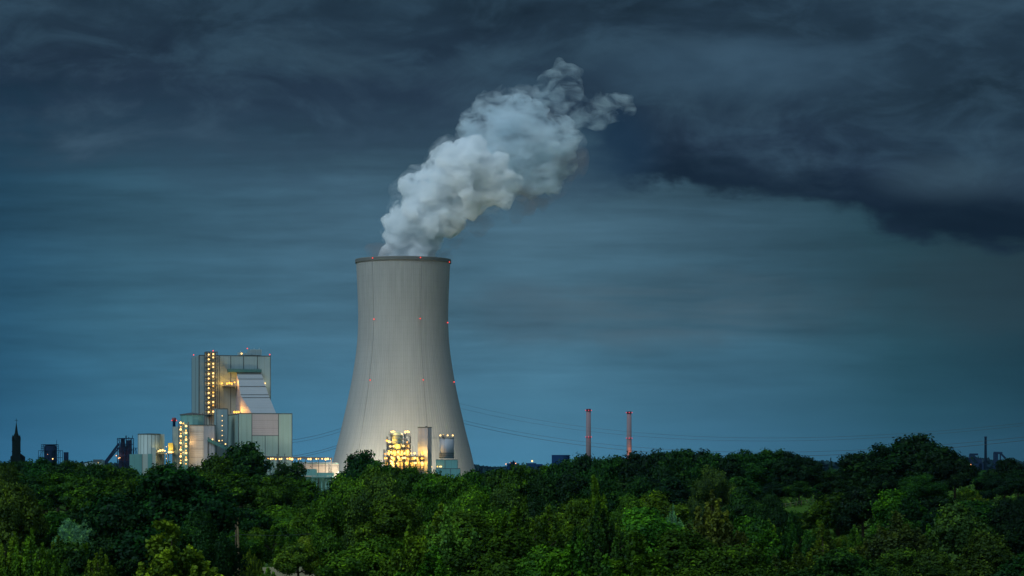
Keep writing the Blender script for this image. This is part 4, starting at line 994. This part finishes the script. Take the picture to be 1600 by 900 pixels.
PR = {
    'oak0': tree_round(11, 16, 8, 42000, .30, 26, base=.03, flat=.9), 'oak1': tree_round(12, 15, 7.5, 42000, .28, 20, base=.03, flat=.9), 'oak2': tree_round(13, 17, 7, 42000, .30, 30, base=.04, clump=.75),
    'sh0': tree_shoots(21, 12, 4.6, 32000, .24, 60), 'sh1': tree_shoots(22, 11, 4.2, 32000, .24, 85, spread=.28), 'sh2': tree_shoots(23, 12, 7.2, 46000, .27, 80, spread=.36),
    'cone0': tree_shoots(24, 13, 8.2, 70000, .25, 300, cone=True, spread=.17), 'wil0': tree_shoots(25, 10, 3.4, 42000, .16, 130, droop=.3, spread=.22),
    'far0': tree_round(31, 20, 9.5, 12000, .62, 22, clump=1.5), 'far1': tree_round(32, 20, 8.5, 12000, .60, 16, clump=1.5, flat=.85), 'far2': tree_round(33, 21, 8, 12000, .60, 28, clump=1.3), 'far3': tree_round(34, 18, 10, 12000, .62, 14, clump=1.4),
    'mid0': tree_round(41, 11, 6, 22000, .36, 18, base=.0, clump=1.0), 'mid1': tree_round(42, 10, 6.5, 22000, .36, 14, base=.0, clump=1.0, flat=.85), 'mid2': tree_shoots(43, 10, 5.5, 20000, .36, 44, spread=.42),
    'dome0': tree_round(47, 10, 4, 42000, .15, 26, base=0, clump=.45),
    'pop0': tree_shoots(44, 20, 2.4, 5000, .7, 40, spread=.12), 'bush0': tree_round(45, 4, 3.6, 9000, .26, 12, base=.0, clump=.7), 'bush1': tree_shoots(46, 4.2, 3.0, 8000, .26, 40, spread=.5),
}
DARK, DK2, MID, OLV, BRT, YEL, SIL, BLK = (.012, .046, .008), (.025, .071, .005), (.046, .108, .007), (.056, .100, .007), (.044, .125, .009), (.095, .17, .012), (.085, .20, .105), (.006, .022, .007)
def tree(px, pyt, wpx, D, proto, colr, label, group=None, cat='tree', name='tree', rz=None, rnd=random.Random(77)):
    cm, tm, H, Wd = PR[proto]
    x_ = (px - 800) / F * D; g0 = float(ground_z(x_, D)); zt_ = EYE + (HY - pyt) * D / F
    sz = max(zt_ - g0, 1.5) / H; sx = wpx * D / F / Wd
    sx = min(max(sx, .68 * sz), 1.42 * sz)
    t = thing(name, label, cat, (x_, D, g0 - .1), 0, group)
    a_ = rnd.uniform(0, 2 * PI) if rz is None else rz
    j = rnd.uniform(.9, 1.1)
    for nm, me in (('crown', cm), ('trunk', tm)):
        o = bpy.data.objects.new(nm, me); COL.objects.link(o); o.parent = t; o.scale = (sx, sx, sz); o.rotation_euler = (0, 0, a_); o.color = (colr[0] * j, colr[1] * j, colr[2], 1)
    return t
# -- single trees that stand out
SP = [
 (250, 731, 260, 350, 'oak0', (.006, .030, .007), 'big dark broadleaf tree filling the left foreground'),
 (185, 800, 120, 345, 'oak2', (.007, .032, .008), 'dark lower tree left of the big dark foreground tree'),
 (312, 800, 90, 340, 'oak1', DARK, 'dark lower tree just left of the wooden pole'),
 (268, 815, 300, 235, 'cone0', YEL, 'pale yellow green pointed sapling in front of the big dark tree'),
 (8, 728, 78, 520, 'oak1', (.032, .062, .008), 'olive round tree cut by the left picture edge'),
 (28, 758, 52, 500, 'mid0', (.032, .066, .008), 'olive tree lower right of the edge tree at far left'),
 (106, 812, 50, 430, 'dome0', SIL, 'silvery green willow bush, larger of the pair'),
 (134, 812, 34, 425, 'dome0', SIL, 'silvery green willow bush, narrow one beside dark tree'),
 (377, 692, 88, 1000, 'far2', DARK, 'tall dark tree in front of the turbine hall'),
 (330, 712, 66, 960, 'far0', DK2, 'rounded green tree left of the tall dark tree below the conveyor'),
 (448, 722, 62, 900, 'far1', DARK, 'dark domed tree below the pipe bridge lamps'),
 (562, 705, 76, 900, 'far2', DARK, 'dark tree with ragged crown left of the lit plant'),
 (540, 735, 50, 850, 'far0', DARK, 'dark lower tree beside the teal deck columns'),
 (604, 722, 44, 820, 'far3', DK2, 'green tree directly below the lit steel plant'),
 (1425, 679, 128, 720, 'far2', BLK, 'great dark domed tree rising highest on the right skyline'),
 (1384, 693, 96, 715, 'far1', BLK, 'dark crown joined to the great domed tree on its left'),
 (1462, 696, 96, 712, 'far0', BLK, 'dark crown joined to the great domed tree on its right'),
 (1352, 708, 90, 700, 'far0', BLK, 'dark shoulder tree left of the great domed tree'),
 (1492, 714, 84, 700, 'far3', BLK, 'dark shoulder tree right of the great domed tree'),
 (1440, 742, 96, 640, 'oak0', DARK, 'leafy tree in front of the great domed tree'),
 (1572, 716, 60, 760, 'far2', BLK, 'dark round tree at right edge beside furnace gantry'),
 (1116, 731, 66, 620, 'oak0', (.03, .055, .012), 'rounded dark olive tree standing before the right wood'),
 (1160, 764, 44, 560, 'mid0', DARK, 'small dark tree right of the rounded olive tree'),
 (1203, 772, 90, 520, 'oak1', DARK, 'dark tree left of the grassy slope'),
 (1020, 770, 90, 640, 'mid1', MID, 'flat topped green tree beneath the right wood'),
 (985, 775, 90, 560, 'oak1', BRT, 'vivid green broad tree in the centre right, taller one'),
 (1010, 795, 110, 480, 'mid0', BRT, 'vivid green lower tree below the taller vivid one'),
 (1052, 790, 34, 520, 'wil0', SIL, 'small pale silvery bush right of the vivid green trees'),
 (926, 746, 70, 420, 'sh0', MID, 'green tree with pointed leader rising above its neighbours'),
 (1112, 768, 120, 330, 'sh1', (.05, .075, .014), 'bushy olive tree of upright shoots, centre right foreground'),
 (700, 790, 130, 300, 'sh0', (.06, .13, .018), 'light green tree of upright shoots in the centre foreground'),
 (640, 815, 110, 290, 'sh1', OLV, 'olive tree of upright shoots left of the light green one'),
 (505, 818, 70, 470, 'mid1', YEL, 'light green layered shrub above the sandy clearing'),
 (466, 848, 56, 440, 'mid0', (.07, .13, .012), 'rounded light green shrub right of the wooden pole'),
 (545, 760, 50, 640, 'mid0', DK2, 'green shrub tree right of the deck columns'),
 (520, 778, 60, 600, 'mid1', DK2, 'low dark shrub tree under the deck columns'),
 (390, 858, 44, 430, 'sh2', OLV, 'olive shrub hugging the wooden pole'),
 (418, 887, 40, 400, 'bush1', (.07, .15, .014), 'bright bush at the left end of the sandy clearing'),
 (1285, 822, 150, 340, 'sh2', (.036, .075, .008), 'wide leafy shrub tree below the grassy slope'),
 (1400, 800, 130, 380, 'sh0', (.032, .06, .014), 'dark leafy tree of upright shoots on the right'),
 (1500, 790, 100, 420, 'mid0', (.025, .07, .015), 'green rounded tree at lower right'),
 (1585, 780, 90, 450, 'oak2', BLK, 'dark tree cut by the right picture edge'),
 (1298, 716, 8, 1500, 'pop0', BLK, 'slim dark poplar on the horizon left of the great tree, shorter'),
 (1315, 711, 10, 1480, 'pop0', BLK, 'slim dark poplar on the horizon left of the great tree, taller'),
 (1499, 713, 8, 1300, 'pop0', BLK, 'slim dark poplar left of the furnace gantry'),
 (1505, 712, 9, 1280, 'pop0', BLK, 'dark poplar touching the furnace gantry silhouette'),
]
for s_ in SP: tree(*s_[:6], s_[6])
# -- belts of trees that nothing tells apart: (px0, px1, [(px, py)...] top profile, D0, D1, spacing px, width px, protos, colours, label)
rnd = random.Random(5)
BELT = [
 (-20, 350, [(-20, 732), (30, 722), (110, 716), (160, 726), (215, 733), (350, 728)], 1000, 1150, 23, 62, ('far0', 'far1', 'far2'), (DARK, DK2), 'dark tree in the skyline belt under church and silo'),
 (-20, 370, [(-20, 745), (80, 742), (200, 745), (370, 742)], 780, 900, 32, 72, ('far3', 'far1', 'far0'), (DK2, DK2, DARK), 'dark tree in the second belt left of the big foreground tree'),
 (400, 560, [(400, 742), (480, 752), (500, 775), (520, 775), (560, 745)], 760, 860, 26, 60, ('far3', 'far1'), (DARK, DK2), 'dark tree in the belt below the pipe bridge'),
 (590, 760, [(590, 728), (680, 738), (720, 742), (760, 733)], 620, 740, 22, 56, ('far3', 'far0', 'far2'), (DK2, MID), 'leafy tree in the row at the foot of the cooling tower'),
 (755, 900, [(755, 733), (800, 730), (850, 728), (900, 722)], 820, 960, 20, 54, ('far3', 'far0', 'far1'), (DK2, DARK), 'tree in the belt between cooling tower and blue block'),
 (880, 1300, [(880, 723), (905, 716), (950, 713), (1000, 712), (1040, 710), (1072, 706), (1110, 711), (1160, 706), (1200, 706), (1240, 711), (1270, 722), (1300, 745)], 760, 830, 15, 62, ('far0', 'far1', 'far2', 'far3'), (DARK, BLK), 'dark tree of the wood below the two chimneys'),
 (880, 1290, [(880, 745), (1000, 745), (1290, 752)], 700, 750, 30, 72, ('far0', 'far1', 'far3'), (BLK, DARK), 'dark front tree of the wood below the two chimneys'),
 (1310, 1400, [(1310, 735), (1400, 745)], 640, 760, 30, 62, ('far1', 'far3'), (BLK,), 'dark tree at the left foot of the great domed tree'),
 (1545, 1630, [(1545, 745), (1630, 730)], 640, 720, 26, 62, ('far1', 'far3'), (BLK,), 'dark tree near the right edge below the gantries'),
 (560, 900, [(560, 748), (640, 742), (700, 752), (760, 758), (830, 744), (880, 760), (900, 770)], 390, 470, 48, 118, ('oak0', 'oak1', 'oak2', 'oak0'), (DK2, MID, DARK, (.040, .085, .012)), 'leafy green tree in the central foreground mass'),
 (618, 960, [(560, 785), (700, 790), (800, 785), (960, 800)], 320, 380, 62, 150, ('sh2', 'oak1', 'oak0', 'oak2'), (MID, OLV, DK2, DARK), 'bushy tree in the second row of the central foreground'),
 (610, 1080, [(520, 850), (700, 845), (900, 835), (1080, 840)], 245, 300, 78, 200, ('oak1', 'sh2', 'oak2', 'sh0'), (MID, OLV, DK2, DK2), 'bushy tree along the bottom of the central foreground'),
 (-20, 200, [(-20, 838), (60, 830), (130, 850), (200, 875)], 330, 400, 34, 84, ('sh2', 'mid0', 'sh1'), (MID, OLV, DK2), 'green shrub in the lower left corner'),
 (-20, 190, [(-20, 795), (100, 800), (190, 800)], 520, 640, 34, 66, ('mid0', 'mid1'), (DARK, DK2, OLV), 'low shrub behind the silvery willows'),
 (370, 620, [(370, 790), (450, 795), (520, 790), (620, 780)], 600, 700, 30, 62, ('mid0', 'mid1', 'mid2'), (DARK, DK2, MID), 'low tree in the middle distance behind the wooden pole'),
 (375, 560, [(375, 826), (450, 822), (500, 850), (560, 840)], 500, 560, 26, 50, ('mid0', 'mid1', 'mid2'), (DK2, MID, OLV), 'shrub behind the sandy clearing'),
 (520, 600, [(520, 860), (600, 860)], 380, 440, 24, 56, ('mid0', 'sh2'), (DK2, OLV), 'shrub at the right end of the sandy clearing'),
 (1060, 1260, [(1060, 830), (1150, 815), (1260, 800)], 400, 480, 34, 84, ('oak1', 'mid0', 'sh2'), (DARK, DK2, MID), 'shrubby tree between vivid trees and grassy slope'),
 (1150, 1620, [(1150, 850), (1300, 860), (1400, 850), (1500, 845), (1620, 850)], 270, 330, 76, 200, ('sh2', 'oak2', 'oak1', 'oak0'), (DK2, (.026, .058, .008), DARK), 'bushy tree along the bottom right'),
 (1320, 1620, [(1320, 770), (1400, 765), (1480, 785), (1620, 780)], 520, 600, 36, 82, ('oak2', 'mid0', 'mid2'), (DARK, BLK, DK2), 'dark tree on the slope below the great domed tree'),
 (1290, 1480, [(1290, 815), (1480, 810)], 420, 470, 42, 84, ('mid2', 'mid0', 'sh2'), (DK2, (.032, .075, .007)), 'mid green shrub tree right of the grassy slope'),
]
for (p0, p1, pf, D0, D1, spc, wd, prs, cols, lb) in BELT:
    px = p0; xsn = [q[0] for q in pf]; ysn = [q[1] for q in pf]
    while px <= p1:
        pj = px + rnd.uniform(-.3, .3) * spc
        if not (D1 < 520 and 400 < pj < 505):
            tree(pj, float(np.interp(pj, xsn, ysn)) + rnd.uniform(-1, 1) * wd * .085 + (2 if D0 < 500 else 0), wd * rnd.uniform(.8, 1.25), rnd.uniform(D0, D1), rnd.choice(prs), rnd.choice(cols), lb, group=lb.replace('tree', 'trees', 1).replace('shrub ', 'shrubs ', 1), rnd=rnd)
        px += spc
# bushes on the ground between the trees
def bushes(seed, n_, xr, Dr, group, label, colr):
    rr_ = random.Random(seed)
    for k in range(n_):
        D = rr_.uniform(*Dr); px = rr_.uniform(*xr)
        g_ = float(ground_z((px - 800) / F * D, D)); h = rr_.uniform(1.2, 3.2)
        pyt = HY - (g_ + h - EYE) * F / D
        tree(px, pyt, rr_.uniform(3, 6) * F / D, D, rr_.choice(('bush0', 'bush1')), rr_.choice(colr), label, group, 'bush', 'bush', rnd=rr_)
bushes(1, 22, (1225, 1320), (520, 660), 'bushes on the grassy slope', 'small green bush on the grassy slope', (MID, DK2, OLV))
bushes(2, 10, (1490, 1545), (640, 760), 'bushes on the far right slope', 'small bush on the slope near the right edge', (OLV, DK2))
bushes(3, 16, (390, 520), (520, 560), 'bushes behind the sandy clearing', 'small bush just behind the sandy clearing', (MID, OLV, YEL))
# distant woods: one low far-off mass along the horizon, haze blue painted into its leaves
rs = np.random.RandomState(9); N = 60000
X_ = rs.uniform(-1700, 1900, N); Y_ = rs.uniform(5600, 6100, N); hh = 14 + 10 * np.sin(X_ / 90.0) * np.sin(X_ / 37.0 + 2) + 12 * np.exp(-((X_ - 1000) / 260.0) ** 2)
pos = np.stack([X_, Y_, hh * rs.uniform(0, 1, N) ** .6], 1)
me = leaf_mesh('distant_woods', pos, rs.normal(size=(N, 3)) + np.array([0, -.5, .6]), 13.0, rs.uniform(.2, .6, N), 9, 1.2)
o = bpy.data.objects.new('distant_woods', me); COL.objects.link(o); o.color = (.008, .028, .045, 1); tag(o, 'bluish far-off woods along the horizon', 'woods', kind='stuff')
# broad low woods on the plain behind and beside the tree belts
rs = np.random.RandomState(29); N = 70000
Y_ = rs.uniform(1150, 1550, N); P_x = np.where(rs.uniform(0, 1, N) < .55, rs.uniform(1230, 2300, N), rs.uniform(-700, 330, N)); X_ = (P_x - 800) / F * Y_
hh = 10 + 3.5 * np.sin(X_ / 9.0) * np.sin(Y_ / 11.0 + X_ / 23.0) + 1.5 * np.sin(X_ / 4.1 + Y_ / 6.0)
pos = np.stack([X_, Y_, ground_z(X_, Y_) * .4 + hh * rs.uniform(.25, 1, N) ** .5], 1)
me = leaf_mesh('woods', pos, rs.normal(size=(N, 3)) * .8 + np.array([0, -.3, .6]), 2.4, rs.uniform(.1, .7, N), 29, 1.3)
o = bpy.data.objects.new('woods', me); COL.objects.link(o); o.color = (.014, .046, .008, 1); tag(o, 'low dark woods on the plain behind the tree belts', 'woods', kind='stuff')
# undergrowth: low weeds nobody could count
rs = np.random.RandomState(19); N = 90000
D_ = rs.uniform(235, 900, N); P_x = rs.uniform(-60, 1660, N); X_ = (P_x - 800) / F * D_
ok = ~(((X_ + 39) / 14) ** 2 + ((D_ - 478) / 27) ** 2 < 1) & ~((D_ < 478) & (P_x > 405) & (P_x < 500) & (D_ > 400)) & ~((P_x > 1215) & (P_x < 1330) & (D_ > 520) & (D_ < 690) & (rs.uniform(0, 1, N) < .9))
X_, D_ = X_[ok], D_[ok]; nz_ = np.sin(X_ / 5.0) * np.cos(D_ / 7.0) + np.sin(X_ / 2.3 + D_ / 3.1)
pos = np.stack([X_, D_, ground_z(X_, D_) + rs.uniform(0, 1, len(X_)) * (.7 + .5 * nz_.clip(-1, 1))], 1)
me = leaf_mesh('undergrowth', pos, rs.normal(size=(len(X_), 3)) * .8 + np.array([0, 0, .6]), .6, rs.uniform(.2, .8, len(X_)), 19, 1.6)
o = bpy.data.objects.new('undergrowth', me); COL.objects.link(o); o.color = (.04, .085, .016, 1); tag(o, 'tangled green undergrowth between the trees', 'undergrowth', kind='stuff')

# ------------------------------------------------------------------ air
HAZE = 6e-6
mb = MB(); mb.box(-20100, 20100, -20100, 40100, -1.5, 380)
M_air = bpy.data.materials.new('air'); M_air.use_nodes = True; M_air.node_tree.nodes.clear(); n = NT(M_air.node_tree)
v = n.new('ShaderNodeVolumePrincipled'); v.inputs['Color'].default_value = (.28, .62, 1, 1); v.inputs['Density'].default_value = HAZE
o_ = n.new('ShaderNodeOutputMaterial'); n.l.new(v.outputs[0], o_.inputs['Volume'])
hz = tag(mb.build('haze', M_air), kind='stuff')
